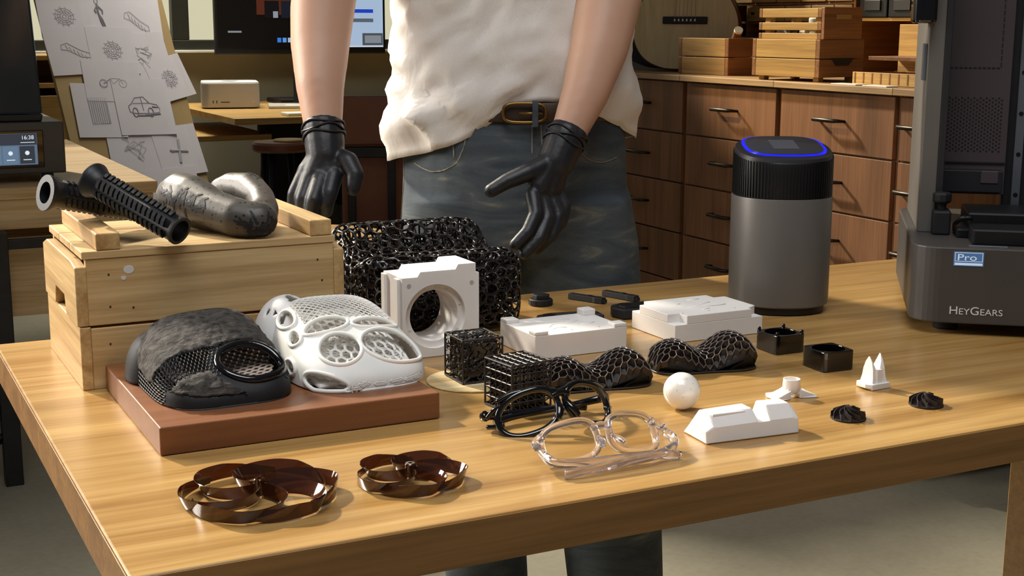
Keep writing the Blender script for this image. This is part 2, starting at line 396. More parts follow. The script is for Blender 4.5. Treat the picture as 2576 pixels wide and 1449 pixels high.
# ------------------------------------------------------------------ bicycle grips
def grip(label, A, B, r=.0163):
    A, B = Vector(A), Vector(B); d = B-A; L = d.length
    t = thing('handlebar_grip', label, 'grip', A, 0, 'handlebar grips on the upper crate'); q = d.to_track_quat('Z', 'Y'); t.rotation_mode = 'QUATERNION'; t.rotation_quaternion = q
    ri = r*.78
    MB().loft([[(rr*math.cos(2*PI*j/28), rr*math.sin(2*PI*j/28), z) for j in range(28)] for rr, z in
        ((ri, 0), (r*1.28, 0), (r*1.3, .003), (r*1.15, .008), (r*.98, .014), (r*.94, .02), (r*.94, L-.006), (r*1.0, L-.004), (r*1.0, L), (ri, L), (ri, L*.5))], False, True).build('sleeve', grip_rub, t, smooth='auto')
    n = 15
    for k in range(7):
        if k % 2 and k != 3: continue
        for i in range(n):
            z = .02+(L-.03)*i/n; a0 = 2*PI*k/7+.35*(i % 2)*0; pts = []
            rings = []
            for zz in (z+.0008, z+(L-.03)/n*.72):
                rings.append([(rr*math.cos(a0+da), rr*math.sin(a0+da), zz+.002*math.sin(2*da)) for rr, da in ((r*.9, -.34), (r*1.09, -.3), (r*1.12, 0), (r*1.09, .3), (r*.9, .34))])
            MB().loft(rings).build('tread_pad', grip_rub, t)
    return t
grip('black ribbed rubber grip lying on top, its open end toward the viewer', (.273, 1.603, .9735), (.346, 1.497, .9240))
grip('black ribbed rubber grip underneath, its flange jutting past the left end of the crate', (.2235, 1.625, .9590), (.345, 1.665, .9275))

# ------------------------------------------------------------------ bicycle saddle
sd = thing('bicycle_saddle', 'dark metallic perforated split-nose bicycle saddle lying on the upper crate', 'saddle', (.4365, 1.60, .905))
sm = MB()
sm.cap_chain([(-.054, .072, .036, .025), (-.050, .058, .038, .029), (-.044, .030, .037, .029), (-.028, -.020, .029, .023), (-.012, -.052, .023, .023), (.002, -.064, .021, .0215), (.010, -.066, .021, .0215)])
sm.cap_chain([(.006, .082, .040, .016), (.016, .070, .044, .019), (.029, .040, .043, .022), (.031, .0, .037, .018), (.024, -.04, .028, .0175), (.012, -.060, .021, .0210)])
sm.cap_chain([(-.046, .065, .022, .020), (.010, .075, .026, .014)]); sm.cap_chain([(-.040, .030, .016, .0155), (-.018, -.030, .0155, .015), (.004, -.062, .015, .0148)])
sm.v = [(p[0], p[1], max(p[2], .0006)) for p in sm.v]
shl = remesh(sm.build('shell', saddle_m, sd, smooth=True), .003, 5)
def strands(name, seeds, spread, n, r):
    k_ = MB(); random.seed(5)
    for q in range(n):
        a = Vector(seeds[0]).lerp(Vector(seeds[1]), random.random())+Vector([random.uniform(-1, 1)*e for e in spread])
        b = a+Vector([random.uniform(-1, 1)*.013 for _ in range(3)])
        k_.tube([a, a.lerp(b, .33), a.lerp(b, .66), b], r, 5)
    o = k_.build(name, blk_matte, sd); m_ = o.modifiers.new('wrap', 'SHRINKWRAP'); m_.target = shl; m_.wrap_mode = 'ABOVE_SURFACE'; m_.offset = .0005; return o
strands('nose_lattice', ((-.014, -.085, .012), (.03, -.080, .012)), (.006, .004, .010), 60, .0012)
strands('side_lattice', ((-.080, .050, .042), (-.045, -.03, .036)), (.004, .006, .008), 44, .0017)
strands('lobe_lattice', ((.035, .03, .066), (.055, .05, .055)), (.008, .012, .006), 26, .0011)

# ------------------------------------------------------------------ wooden base board and the two lattice shoes
bb = MB().box(.26, .546, 1.244, 1.512, .7505, .778)
tag(bb.build('display_board', base_wood, None, .0015), 'reddish brown wooden board under the two lattice shoes', 'board')

def qof(n, k): return n*((abs(n.x)**k+abs(n.y)**k+abs(n.z)**k)**(-1/k))
def slope_surf(a, b, h, k, lo, tiltx=0., off=(0, 0)):      # boxy shell, low at the front, high at the back
    def f(n):
        q = qof(n, k); z = q.z*h*((1+lo)/2+(1-lo)/2*min(1, q.y*1.25))*(1+tiltx*q.x); out = 1-.06*max(0, q.z)**2
        return Vector((q.x*a*out+off[0], q.y*b*out+off[1], max(z, .0012)))
    return f
def superq(n, a, b, h, k, skew):
    q = qof(n, k); return Vector((q.x*a, q.y*b + skew*b*(max(q.z, 0)**2), max(q.z*h, .0012)))
def ico(sub):
    bm = bmesh.new(); bmesh.ops.create_icosphere(bm, subdivisions=sub, radius=1); return bm
def in_hole(n, hole):
    if hole[0] == 'plan':
        if n.z < .12: return 9
        _, cx, cy, rx, ry, rot, k = hole; q = qof(n, k); dx, dy = q.x-cx, q.y-cy; c, s = math.cos(rot), math.sin(rot)
        return math.hypot((dx*c+dy*s)/rx, (dy*c-dx*s)/ry)
    n0, t1, t2, ra, rb = hole; c = n.dot(n0)
    if c < .05: return 9
    return math.sqrt((n.dot(t1)/c/ra)**2+(n.dot(t2)/c/rb)**2)
def mkhole(n0, ra, rb, roll=0):
    n0 = Vector(n0).normalized(); t1 = Vector((-n0.y, n0.x, 0)).normalized() if abs(n0.z) < .98 else Vector((1,0,0)); t2 = n0.cross(t1)
    c, s = math.cos(roll), math.sin(roll); return (n0, t1*c+t2*s, t2*c-t1*s, ra, rb)
def hole_edge(h, f=1.):
    out = []
    for i in range(44):
        a = 2*PI*i/44; u, v = f*math.cos(a), f*math.sin(a)
        if h[0] == 'plan':
            _, cx, cy, rx, ry, rot, k = h; c, s = math.cos(rot), math.sin(rot); x = cx+rx*u*c-ry*v*s; y = cy+rx*u*s+ry*v*c
            z = max(.0005, 1-abs(x)**k-abs(y)**k)**(1/k); out.append(Vector((x, y, z)).normalized())
        else: out.append((h[0]+h[1]*(h[3]*u)+h[2]*(h[4]*v)).normalized())
    return out
def shell(name, mat, parent, surf, keep, sub=6, thick=.003, bmpf=None):
    bm = ico(sub); m = MB(); ids = {}
    for f in bm.faces:
        c = f.calc_center_median().normalized()
        if c.z < -.01 or not keep(c): continue
        q = []
        for v in f.verts:
            if v.index not in ids:
                n = v.co.normalized(); p = surf(n)
                if bmpf: d = bmpf(n); p = p+Vector((n.x, n.y, n.z))*d
                ids[v.index] = len(m.v); m.v.append(p)
            q.append(ids[v.index])
        m.f.append(tuple(q))
    bm.free(); o = m.build(name, mat, parent, smooth=True); return solidify(o, thick)
def netshell(name, mat, parent, surf, keep, sub=4, t=.0022, stretch=None):
    bm = ico(sub); cs, polys = dual(bm); bm.free(); cs = [c.normalized() for c in cs]
    ok = []
    for p in polys:
        c = sum((cs[i] for i in p), Vector()).normalized()
        if c.z > 0 and keep(c): ok.append(p)
    return wire(name, [surf(c) for c in cs], ok, mat, parent, t)
def rims(parent, mat, surf, holes, r, name='rim', f=1.):
    for h in holes: MB().tube([surf(n) for n in hole_edge(h, f)], r, 8, True).build(name, mat, parent, smooth=True)
def plan_net(name, mat, parent, surf, k, x0, x1, y0, y1, s, t, keep, diamond=False):     # net of cells laid over the top, spaced evenly in plan
    vs = {}; verts = []; polys = []
    def vid(x, y):
        kk = (round(x*1e4), round(y*1e4))
        if kk not in vs:
            vs[kk] = len(verts); z = max(.0005, 1-abs(x)**k-abs(y)**k)**(1/k); verts.append(surf(Vector((x, y, z)).normalized()))
        return vs[kk]
    shp = [(s, 0), (0, s*.8), (-s, 0), (0, -s*.8)] if diamond else [(s*math.cos(R(30+60*q)), s*math.sin(R(30+60*q))) for q in range(6)]
    for i in range(-60, 61):
        for j in range(-60, 61):
            cx, cy = (s*(2*j+(i & 1)), s*.8*i) if diamond else (s*1.732*(j+.5*(i & 1)), s*1.5*i)
            if not (x0 < cx < x1 and y0 < cy < y1) or abs(cx)**k+abs(cy)**k > .93: continue
            z = max(.0005, 1-abs(cx)**k-abs(cy)**k)**(1/k)
            if not keep(Vector((cx, cy, z)).normalized()): continue
            polys.append(tuple(vid(cx+a, cy+b) for a, b in shp))
    return wire(name, verts, polys, mat, parent, t)
def insole(parent, mat, a, b, z0, cell, t):
    vs = {}; polys = []; s = cell; rows = int(b*2/(s*1.5))+2; cols = int(a*2/(s*1.732))+2; verts = []
    def vid(x, y):
        k = (round(x*1e5), round(y*1e5))
        if k not in vs: vs[k] = len(verts); verts.append((x, y, z0+.014*(y/b+.4)+.010*(x/a)**2+.006*(y/b)**2))
        return vs[k]
    for i in range(-rows, rows):
        for j in range(-cols, cols):
            cx, cy = s*1.732*(j+.5*(i & 1)), s*1.5*i
            if (cx/a)**2+(cy/b)**2 > .95: continue
            polys.append(tuple(vid(cx+s*math.cos(R(30+60*q)), cy+s*math.sin(R(30+60*q))) for q in range(6)))
    return wire('insole_net', verts, polys, mat, parent, t)

# black shoe
bs = thing('lattice_shoe', 'black lattice shoe with rough fuzzy upper and one big toe opening', 'shoe', (.3445, 1.372, .7785), R(2), 'printed lattice shoes on the display board')
KB = 3.6
S1 = slope_surf(.069, .088, .077, KB, .42, .06)
h0 = ('plan', .36, -.60, .50, .30, .06, KB); hb = mkhole((-.05, .9, .22), .70, .30)
def reg1(n):
    d = in_hole(n, h0); q = qof(n, KB)
    if d < 1 or in_hole(n, hb) < 1: return 'hole'
    if q.y > .62 and n.z > .2: return 'net'
    if n.z < .30 or (n.z < .40 and q.y < -.5): return 'net' if (q.x < -.8 and q.y > -.6) else 'band'
    if d < 1.35: return 'rimzone'
    if q.y < -.72: return 'vamp2'
    if q.y < -.28 and q.x < .2: return 'net'
    return 'vamp'
shell('toe_band', blk_matte, bs, S1, lambda n: reg1(n) in ('band', 'rimzone'), 6, .004)
fz = lambda n: .0018*noise.noise(n*11)+.0014*noise.noise(n*28)+.0010*noise.noise(n*60)+.0015
shell('upper', vamp_m, bs, S1, lambda n: reg1(n) in ('vamp', 'vamp2'), 6, .003, fz)
plan_net('front_net', blk_matte, bs, S1, KB, -.95, .98, -.80, -.24, .036, .0016, lambda n: reg1(n) in ('net', 'rimzone'))
plan_net('back_net', blk_matte, bs, S1, KB, -.95, .95, .56, .98, .036, .0016, lambda n: reg1(n) == 'net', True)
netshell('side_net', blk_matte, bs, S1, lambda n: reg1(n) == 'net' and qof(n, KB).x < -.7, 5, .0016)
rims(bs, blk_gloss, S1, [h0], .0045, 'toe_rim'); rims(bs, blk_matte, S1, [hb], .003, 'heel_rim')
insole(bs, insole_m, .058, .078, .013, .0044, .0030)
part('outsole', blk_matte, bs, -.056, .056, -.070, .070, .0015, .008, .003)
SH = lambda n: Vector((-.038, .058, 0))+superq(n, .038, .036, .052, 2.3, .1)
hh = mkhole((.35, .1, .95), .55, .55)
shell('heel_counter', blk_matte, bs, SH, lambda n: in_hole(n, hh) > 1, 5, .003)

# white shoe
ws = thing('lattice_shoe', 'white lattice shoe with several oval openings and a woven net top', 'shoe', (.4915, 1.374, .7785), R(2), 'printed lattice shoes on the display board')
KW = 3.4
S2 = slope_surf(.0725, .090, .082, KW, .44, -.02)
P2 = lambda x, y, rx, ry, rot=0.: ('plan', x, y, rx, ry, rot, KW)
H2 = [P2(.42, -.61, .46, .285, .03), P2(-.38, -.60, .34, .255, .12), P2(-.38, -.13, .38, .15, .10), P2(.40, -.17, .38, .11, .05), P2(-.86, -.10, .07, .14), P2(-.80, .34, .10, .22),
      mkhole((-.62, -.72, .20), .30, .22, -.3), mkhole((-.96, -.25, .30), .13, .13)]
hb2 = mkhole((-.05, .9, .2), .70, .30)
dots2 = [mkhole((x, -1, z), .085, .055) for x, z in ((-.22, .20), (.03, .17), (.28, .20), (.52, .19), (-.34, .08), (.70, .22))]
def reg2(n):
    if in_hole(n, hb2) < 1: return 'hole'
    for h in H2:
        if in_hole(n, h) < 1: return 'hole'
    for h in dots2:
        if in_hole(n, h) < 1: return 'dot'
    q = qof(n, KW)
    if q.y > .0 and n.z > .25 and q.x > -.66 and q.x < .86 and q.y < .86 and all(in_hole(n, h) > 1.25 for h in H2[:4]): return 'net'
    return 'solid'
shell('frame', ivory_res, ws, S2, lambda n: reg2(n) == 'solid', 6, .0035)
plan_net('top_net', ivory_res, ws, S2, KW, -.72, .92, -.16, .92, .055, .0019, lambda n: reg2(n) == 'net', True)
netshell('dot_net', ivory_res, ws, S2, lambda n: reg2(n) == 'dot', 6, .0012)
S2i = slope_surf(.061, .079, .067, 3.0, .36, 0)
netshell('inner_net', ivory_res, ws, S2i, lambda n: in_hole(n, hb2) > 1 and n.z > .08, 4, .0036)
rims(ws, ivory_res, S2, H2, .0024, 'opening_rim'); rims(ws, ivory_res, S2, [hb2], .003, 'heel_rim')
insole(ws, ivory_res, .060, .078, .010, .0042, .0032)
part('outsole', ivory_res, ws, -.058, .058, -.072, .072, .0015, .007, .003)
SH2 = lambda n: Vector((-.038, .068, 0))+superq(n, .044, .042, .074, 2.3, .1)
hh2 = mkhole((.4, -.2, .9), .6, .6)
hd2 = [mkhole((x, y, .75), .06, .06) for x, y in ((-.5, -.4), (-.3, -.6), (-.6, -.2), (-.1, -.65), (-.45, -.7))]
shell('heel_counter', white_res, ws, SH2, lambda n: in_hole(n, hh2) > 1 and all(in_hole(n, h) > 1 for h in hd2), 5, .003)

# ------------------------------------------------------------------ black lattice cushion
def box_tri(nx, ny, nz, sx, sy, sz, jit, rnd):
    m = MB()
    def sheet(o, u, v, nu, nv):
        o, u, v = Vector(o), Vector(u), Vector(v); n = len(m.v)
        for i in range(nu+1):
            for j in range(nv+1): m.v.append(tuple(o+u*(i/nu)+v*(j/nv)))
        for i in range(nu):
            for j in range(nv): a = n+i*(nv+1)+j; m.f.append((a, a+nv+1, a+nv+2, a+1))
    sheet((0,0,0),(sx,0,0),(0,0,sz),nx,nz); sheet((0,sy,0),(0,0,sz),(sx,0,0),nz,nx); sheet((0,0,0),(0,0,sz),(0,sy,0),nz,ny)
    sheet((sx,0,0),(0,sy,0),(0,0,sz),ny,nz); sheet((0,0,sz),(sx,0,0),(0,sy,0),nx,ny); sheet((0,0,0),(0,sy,0),(sx,0,0),ny,nx)
    me = bpy.data.meshes.new('tmp'); me.from_pydata(m.v, [], m.f); bm = bmesh.new(); bm.from_mesh(me); bpy.data.meshes.remove(me)
    bmesh.ops.remove_doubles(bm, verts=bm.verts, dist=1e-6); bmesh.ops.recalc_face_normals(bm, faces=bm.faces)
    for v in bm.verts: v.co += Vector((random.uniform(-jit,jit) for _ in range(3)))
    bmesh.ops.triangulate(bm, faces=bm.faces, quad_method='BEAUTY')
    for v in bm.verts:                                 # round the edges
        c = Vector((min(max(v.co.x, rnd), sx-rnd), min(max(v.co.y, rnd), sy-rnd), min(max(v.co.z, rnd), sz-rnd))); d = v.co-c
        if d.length > rnd: v.co = c+d.normalized()*rnd
    return bm
lcz = thing('lattice_cushion', 'black glossy open-cell lattice cushion block behind the white housing', 'cushion', (.596, 1.582, .752), R(-3))
sets = []
for k, (ins, nn, t) in enumerate(((0, (13, 11, 7), .0040), (.013, (11, 9, 6), .0038), (.027, (9, 8, 5), .004), (.041, (8, 6, 3), .005))):
    bm = box_tri(*nn, .222-2*ins, .195-2*ins, .112-2*ins, .0048, .024)
    for _ in range(2): bmesh.ops.smooth_vert(bm, verts=bm.verts, factor=.35, use_axis_x=True, use_axis_y=True, use_axis_z=True)
    cs, polys = dual(bm); bm.free()
    def warp(c): return Vector((c.x+ins, c.y+ins, (c.z+ins)*(.98+.24*max(0, (c.y+ins-.09)/.1)-.16*max(0, 1-abs((c.y+ins-.095)/.06)**2)*(1 if c.z > .03 else 0))))
    cs = [warp(c) for c in cs]; sets.append(cs)
    wire(('outer_cells', 'middle_cells', 'inner_cells', 'core_cells')[k], cs, polys, lat_gloss, lcz, t).modifiers.new('sub', 'SUBSURF').render_levels = 1
st = MB()
for c in sets[0][::2]:
    q = min(sets[1], key=lambda p: (p-c).length_squared); st.tube([c, q], .0014, 4)
for c in sets[1][::2]:
    q = min(sets[2], key=lambda p: (p-c).length_squared); st.tube([c, q], .0014, 4)
so = st.build('struts', lat_gloss, lcz); so['kind'] = 'stuff'

# ------------------------------------------------------------------ white housing with the bore
hs = thing('bearing_housing', 'white upright printed housing with a big round bore and stepped top', 'housing', (.606, 1.491, .7505))
prof = [(0,0),(.102,0),(.102,.100),(.0975,.100),(.0975,.112),(.073,.112),(.071,.106),(.024,.106),(.020,.100),(0,.100)]
def perim(poly, n):
    P = [Vector(p) for p in poly]; k = len(P); L = [(P[(i+1)%k]-P[i]).length for i in range(k)]; T = sum(L); return P, L, T
hc = (.044, .0500); nseg = 96
def rayhit(poly, c, ang):
    d = Vector((math.cos(ang), math.sin(ang))); best = None; k = len(poly)
    for i in range(k):
        a = Vector(poly[i]); b = Vector(poly[(i+1)%k]); e = b-a; den = d.x*e.y-d.y*e.x
        if abs(den) < 1e-9: continue
        q = a-Vector(c); t = (q.x*e.y-q.y*e.x)/den; u = (q.x*d.y-q.y*d.x)/den
        if t > 0 and -1e-6 <= u <= 1+1e-6 and (best is None or t > best): best = t
    return Vector(c)+d*best
angs = sorted({round(2*PI*i/nseg, 6) for i in range(nseg)} | {round(math.atan2(y-hc[1], x-hc[0]) % (2*PI), 6) for x, y in prof})
outer = [tuple(rayhit(prof, hc, a)) for a in angs]
def circ(r): return [(hc[0]+r*math.cos(a), hc[1]+r*math.sin(a)) for a in angs]
MV = Matrix(((1,0,0,0),(0,0,1,0),(0,1,0,0),(0,0,0,1)))       # profile x,z ; depth y
hm = MB().ring_plate(outer, circ(.0395), 0, .006, MV).ring_plate(outer, circ(.0318), .006, .060, MV)
hm.build('body', white_res, hs, .0006)
part('side_rib', white_res, hs, -.0035, 0, .006, .018, .018, .098, .0006); part('side_rib', white_res, hs, -.0035, 0, .048, .060, .018, .098, .0006)
for x, z in ((.009, .090), (.092, .012), (.092, .088)): MB().lathe([(.0028, 0), (.0028, .0004)], 16, TR((x, .0001, z), rx=PI/2)).build('screw_hole', alu, hs)
for a in (60, 110, 160, 20, 205, 330): MB().lathe([(.0016, 0), (.0016, .0006)], 10, TR((hc[0]+.0357*math.cos(R(a)), .0058, hc[1]+.0357*math.sin(R(a))), rx=PI/2)).build('bolt_hole', alu_light, hs)
MB().box(hc[0]+.001, hc[0]+.009, .0055, .010, hc[1]+.0325, hc[1]+.0390).build('slot', alu_light, hs, .0005)

# ------------------------------------------------------------------ white mould plates
def mould(label, x, y, sx, sy, h, kind, rz):
    t = thing('mould_plate', label, 'mould', (x, y, .7505), rz, 'white printed mould plates'); H = h
    m = MB().box(0, sx, 0, sy, 0, H-.005)
    if kind == 0:
        m.build('plate', white_res, t, .0006)
        for a, b in ((0, 0), (1, 0), (0, 1), (1, 1)):
            x0 = (sx-.018)*a; y0 = (sy-.018)*b
            MB().prism([(x0, y0), (x0+.018, y0), (x0+.018, y0+.018), (x0, y0+.018)], H-.0052, H+.003*(a == 1 and b == 1)).build('corner_lug', white_res, t, .0012)
    else:
        m.v = []; m.f = []
        m.box(0, sx, 0, sy, 0, H-.012); m.build('plate', white_res, t, .0006)
        g = .018; P = [(g,0),(sx-g,0),(sx-g,.007),(sx,g),(sx,sy-g),(sx-g,sy-g),(sx-g,sy),(g,sy),(g,sy-g),(0,sy-g),(0,g),(g,g)]
        MB().prism(P, H-.0122, H-.001).build('raised_face', white_res, t, .0008)
    z = H-.005 if kind == 0 else H-.001
    def groove(pts, wd, name='groove'):
        MB().tube([(a*sx, b*sy, z-wd*.35) for a, b in pts], wd, 8, flat=.6, upv=(0,0,1)).build(name, white_res, t, smooth=True)
    if kind == 0:
        groove(catmull([(.30, .40, 0), (.42, .55, 0), (.58, .50, 0), (.70, .62, 0)], 6) and [(p.x, p.y) for p in catmull([(.30, .40, 0), (.42, .55, 0), (.58, .50, 0), (.70, .62, 0)], 6)], .0022)
        groove([(.30, .28), (.38, .36), (.46, .30)], .0018); groove([(.66, .42), (.74, .40), (.82, .43)], .0020); groove([(.36, .66), (.52, .74), (.66, .72)], .0018)
    else:
        groove([(.34, .40), (.55, .52), (.70, .60)], .0016); groove([(.30, .62), (.38, .66)], .0020); groove([(.42, .24), (.52, .27)], .0020); groove([(.55, .82), (.68, .82)], .0030)
        MB().prism([(sx*.66+.008*(math.cos(a))*(2.0), sy*.40+.004*math.sin(a)) for a in [2*PI*i/20 for i in range(20)]], z, z+.0012).build('pad', white_res, t, .0004)
    for a in range(3): MB().lathe([(.0012, 0), (.0012, .0003)], 8, TR((sx*(.15+.3*a), sy*.14, z))).build('pin_hole', alu, t)
    return t
mould('white mould plate with four raised corner lugs and curved grooves', .750, 1.421, .129, .096, .034, 0, 0)
mould('white mould plate with cut-away corners and a raised stepped face', .951, 1.421, .137, .104, .035, 1, 0)

# ------------------------------------------------------------------ lattice cubes on a thin round board
tb = MB().lathe([(.052, 0), (.0525, .0009), (.052, .0018)], 64, TR((.640, 1.366, .7503)))
tag(tb.build('round_board', ply_edge, None, 0, smooth='auto'), 'thin round plywood disc under the further lattice cube', 'board')
def cube(label, x, y, z, s, rz, kind):
    t = thing('lattice_cube', label, 'cube', (x, y, z), rz, 'black lattice cubes'); h = s/2
    e = MB(); r = .0011
    for a in (-h, h):
        for b in (-h, h):
            e.tube([(-h, a, b+h), (h, a, b+h)], r, 6); e.tube([(a, -h, b+h), (a, h, b+h)], r, 6); e.tube([(a, b, 0), (a, b, s)], r, 6)
    e.build('edge_frame', cube_m, t)
    L = MB(); n = 5; c = s/n
    if kind == 0:
        random.seed(3)
        for k in range(620):
            face = random.randrange(6) if k < 460 else 9
            p = Vector([random.uniform(-h, h), random.uniform(-h, h), random.uniform(0, s)]); d = Vector([random.uniform(-1, 1) for _ in range(3)]).normalized()*random.uniform(.004, .010)
            if face < 6:
                ax = face//2; sg = face % 2; lim = (-h, h) if ax < 2 else (0, s); p[ax] = lim[sg]; d[ax] *= .25
            q = p+d
            q = Vector((min(max(q.x, -h), h), min(max(q.y, -h), h), min(max(q.z, 0), s))); mid = (p+q)/2+Vector([random.uniform(-.0015, .0015) for _ in range(3)])
            L.tube([p, mid, q], random.uniform(.0006, .0011), 5)
    else:
        for i in range(n):
            for j in range(n):
                for k in range(n):
                    if 0 < i < n-1 and 0 < j < n-1 and 0 < k < n-1: continue
                    o = Vector((-h+(i+.5)*c, -h+(j+.5)*c, (k+.5)*c))
                    for a in (-1, 1):
                        for b in (-1, 1):
                            for g in (-1, 1): L.tube([o, o+Vector((a, b, g))*c/2], .00062, 4)
        for i in range(1, n):
            q = -h+i*c
            for b in (0, s): L.tube([(q, -h, b), (q, h, b)], .00075, 4); L.tube([(-h, q, b), (h, q, b)], .00075, 4)
            for b in (-h, h):
                L.tube([(q, b, 0), (q, b, s)], .00075, 4); L.tube([(b, q, 0), (b, q, s)], .00075, 4); L.tube([(-h, b, q+h), (h, b, q+h)], .00075, 4); L.tube([(b, -h, q+h), (b, h, q+h)], .00075, 4)
    lo = L.build('lattice', cube_m, t); lo['kind'] = 'stuff'
    MB().box(-h*.86, h*.86, -h*.86, h*.86, s*.07, s*.93).build('core', lat_gloss, t, .002)
    return t
cube('black lattice cube of tangled strands, the one further back by the white housing', .6445, 1.372, .7535, .049, 0, 0)
cube('black lattice cube with a square grid on its faces behind the black glasses', .640, 1.252, .7515, .050, R(8), 1)

# ------------------------------------------------------------------ honeycomb pads
def pad(label, x, y, rz, Lx, Ly, hz, seed):
    random.seed(seed); t = thing('honeycomb_pad', label, 'pad', (x, y, .7505), rz, 'black honeycomb pads'); a, b = Lx/2, Ly/2; s = .0052
    def hgt(u, v):
        uu = u/a; vv = (v+-.003*math.cos(uu*PI))/b; e = max(0, 1-abs(uu)**4)*max(0, 1-abs(vv)**2.6)
        return (hz*1.06*(1-.50*math.exp(-(uu/.34)**2))*(1+.16*uu))*e**.42
    vs = {}; verts = []; polys = []
    def vid(px, py):
        k = (round(px*1e5), round(py*1e5))
        if k not in vs:
            vs[k] = len(verts); jx, jy = random.uniform(-.0008, .0008), random.uniform(-.0008, .0008)
            verts.append(Vector((px+jx, py+jy, hgt(px+jx, py+jy))))
        return vs[k]
    for i in range(-14, 15):
        for j in range(-24, 25):
            cx, cy = s*1.732*(j+.5*(i & 1)), s*1.5*i*.9
            uu, vv = cx/a, (cy+-.003*math.cos(cx/a*PI))/b
            if abs(uu)**4+abs(vv)**2.6 > .97: continue
            polys.append([vid(cx+s*math.cos(R(30+60*q)), cy+s*.9*math.sin(R(30+60*q))) for q in range(6)])
    m = MB(); edges = set()
    for p in polys:
        for q in range(6): edges.add(tuple(sorted((p[q], p[(q+1)%6]))))
    n = len(verts); m.v = [tuple(v) for v in verts]+[(v.x*.97, v.y*.95, max(.0004, v.z-.007)) for v in verts]
    m.f = [(e[0], e[1], n+e[1], n+e[0]) for e in edges]
    solidify(m.build('cells', lat_pad, t), .0009, 0)
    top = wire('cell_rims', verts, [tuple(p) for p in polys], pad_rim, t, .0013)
    g = MB(); K = 40; rings = []
    for r_ in (1.02, .9, .7, .45, .2):
        ring = []
        for k in range(K):
            an = 2*PI*k/K; c, q = math.cos(an), math.sin(an); gg = (abs(c)**4+abs(q)**2.6)**-.3; px, py = a*c*gg*r_*.98, b*q*gg*r_*.98+.003*math.cos(max(-1,min(1,c*gg*r_))*PI)
            ring.append((px, py, max(.0003, hgt(px, py)-.0085)))
        rings.append(ring)
    g.loft(rings, True).build('core', blk_matte, t, smooth=True)
    pts = [(r[0]*1.0, r[1], .0012) for r in rings[0]]; MB().tube(pts, .0012, 6, True).build('edge_rim', lat_pad, t, smooth=True)
    return t
pad('black honeycomb pad with two humps just behind the black glasses', .757, 1.295, R(-10), .128, .070, .036, 11)
pad('black honeycomb pad with two humps behind the white ball', .912, 1.308, R(-13), .128, .072, .038, 12)

# ------------------------------------------------------------------ ball
bl = thing('resin_ball', 'glossy white resin ball with tiny dark specks', 'ball', (.7895, 1.164, .7505))
bm = bmesh.new(); bmesh.ops.create_uvsphere(bm, u_segments=48, v_segments=24, radius=.0197); me = bpy.data.meshes.new('ball'); bm.to_mesh(me); bm.free()
for p in me.polygons: p.use_smooth = True
o = bpy.data.objects.new('sphere', me); COL.objects.link(o); me.materials.append(ball_m); o.parent = bl; o.location = (0, 0, .0197)
MB().lathe([(.0197, -.0002), (.01985, 0), (.0197, .0002)], 48, TR((0, 0, .0197), rx=R(70))).build('seam', ball_m, bl, smooth=True)
for a, e in ((-115, 40), (-100, 55), (-80, 35), (-95, 20), (-140, 15), (-120, -5)):
    d = Vector((math.cos(R(a))*math.cos(R(e)), math.sin(R(a))*math.cos(R(e)), math.sin(R(e)))); MB().lathe([(.0004, 0), (.0003, .00015)], 6, Matrix.Translation(d*.0197+Vector((0,0,.0197))) @ d.to_track_quat('Z', 'Y').to_matrix().to_4x4()).build('speck', speck_m, bl)

# ------------------------------------------------------------------ fan housings
def fan(label, x, y, rz, pegs):
    t = thing('fan_housing', label, 'housing', (x, y, .7505), rz, 'square black fan housings'); s = .0435; h = .0235; n = 48
    outer = []; inner = []
    for i in range(n):
        a = 2*PI*i/n; c, q = math.cos(a), math.sin(a); g = (abs(c)**14+abs(q)**14)**(-1/14); outer.append((s/2*c*g, s/2*q*g)); inner.append((.0195*c, .0195*q))
    MB().ring_plate(outer, inner, 0, h).build('frame', blk_gloss, t, .0007)
    MB().ring_plate([(p[0]*.99, p[1]*.99) for p in inner], [(p[0]*.3, p[1]*.3) for p in inner], .001, .003).build('floor_ring', blk_gloss, t)
    MB().lathe([(.0062, .0005), (.0062, .008), (.005, .009)], 24).build('hub', blk_gloss, t, smooth='auto')
    if pegs:
        for a, b in ((-1,-1),(1,-1),(1,1),(-1,1)):
            MB().lathe([(.0022, h-.0005), (.0022, h+.003), (.0016, h+.0042)], 14, TR((a*.0186, b*.0186, 0))).build('peg', blk_gloss, t, smooth='auto')
    else:
        for a, b in ((-1,-1),(1,-1),(1,1),(-1,1)): MB().lathe([(.0014, h-.0002), (.0014, h+.0003)], 12, TR((a*.0185, b*.0185, 0))).build('screw_hole', blk_matte, t)
    return t
fan('square black fan housing with four short pegs on its corners', 1.0495, 1.3335, R(-1), True)
fan('square black fan housing with plain flat corners, nearer the viewer', 1.0465, 1.2385, R(-3), False)

# ------------------------------------------------------------------ small white parts
tw = thing('forked_nozzle', 'small white printed part with a pointed forked top and square base', 'printed part', (1.0335, 1.144, .7505), R(3))
MB().box(-.0135, .0135, -.0125, .0125, 0, .0065).build('base', white_res, tw, .0005)
MB().prism([(-.018, -.006), (-.0135, -.0125), (-.0135, .0125), (-.018, .006)], .002, .0065).build('side_lip', white_res, tw, .0004)
for sgn, h in ((-1, .036), (1, .038)):
    rings = []
    for z, xa, xb, yb in ((.006, .011, .001, .010), (.014, .0095, .0005, .0085), (.022, .009, .003, .0075), (.030, .0085, .0062, .005), (h, .0082, .0078, .001)):
        rings.append([(sgn*xa, -yb, z), (sgn*xb, -yb*.8, z), (sgn*xb, yb*.8, z), (sgn*xa, yb, z)])
    MB().loft(rings).build('prong', white_res, tw, .0005)
MB().prism([(-.0035, -.0095), (.0035, -.0095), (.002, -.004), (-.002, -.004)], .006, .022).build('rib', white_res, tw, .0004)
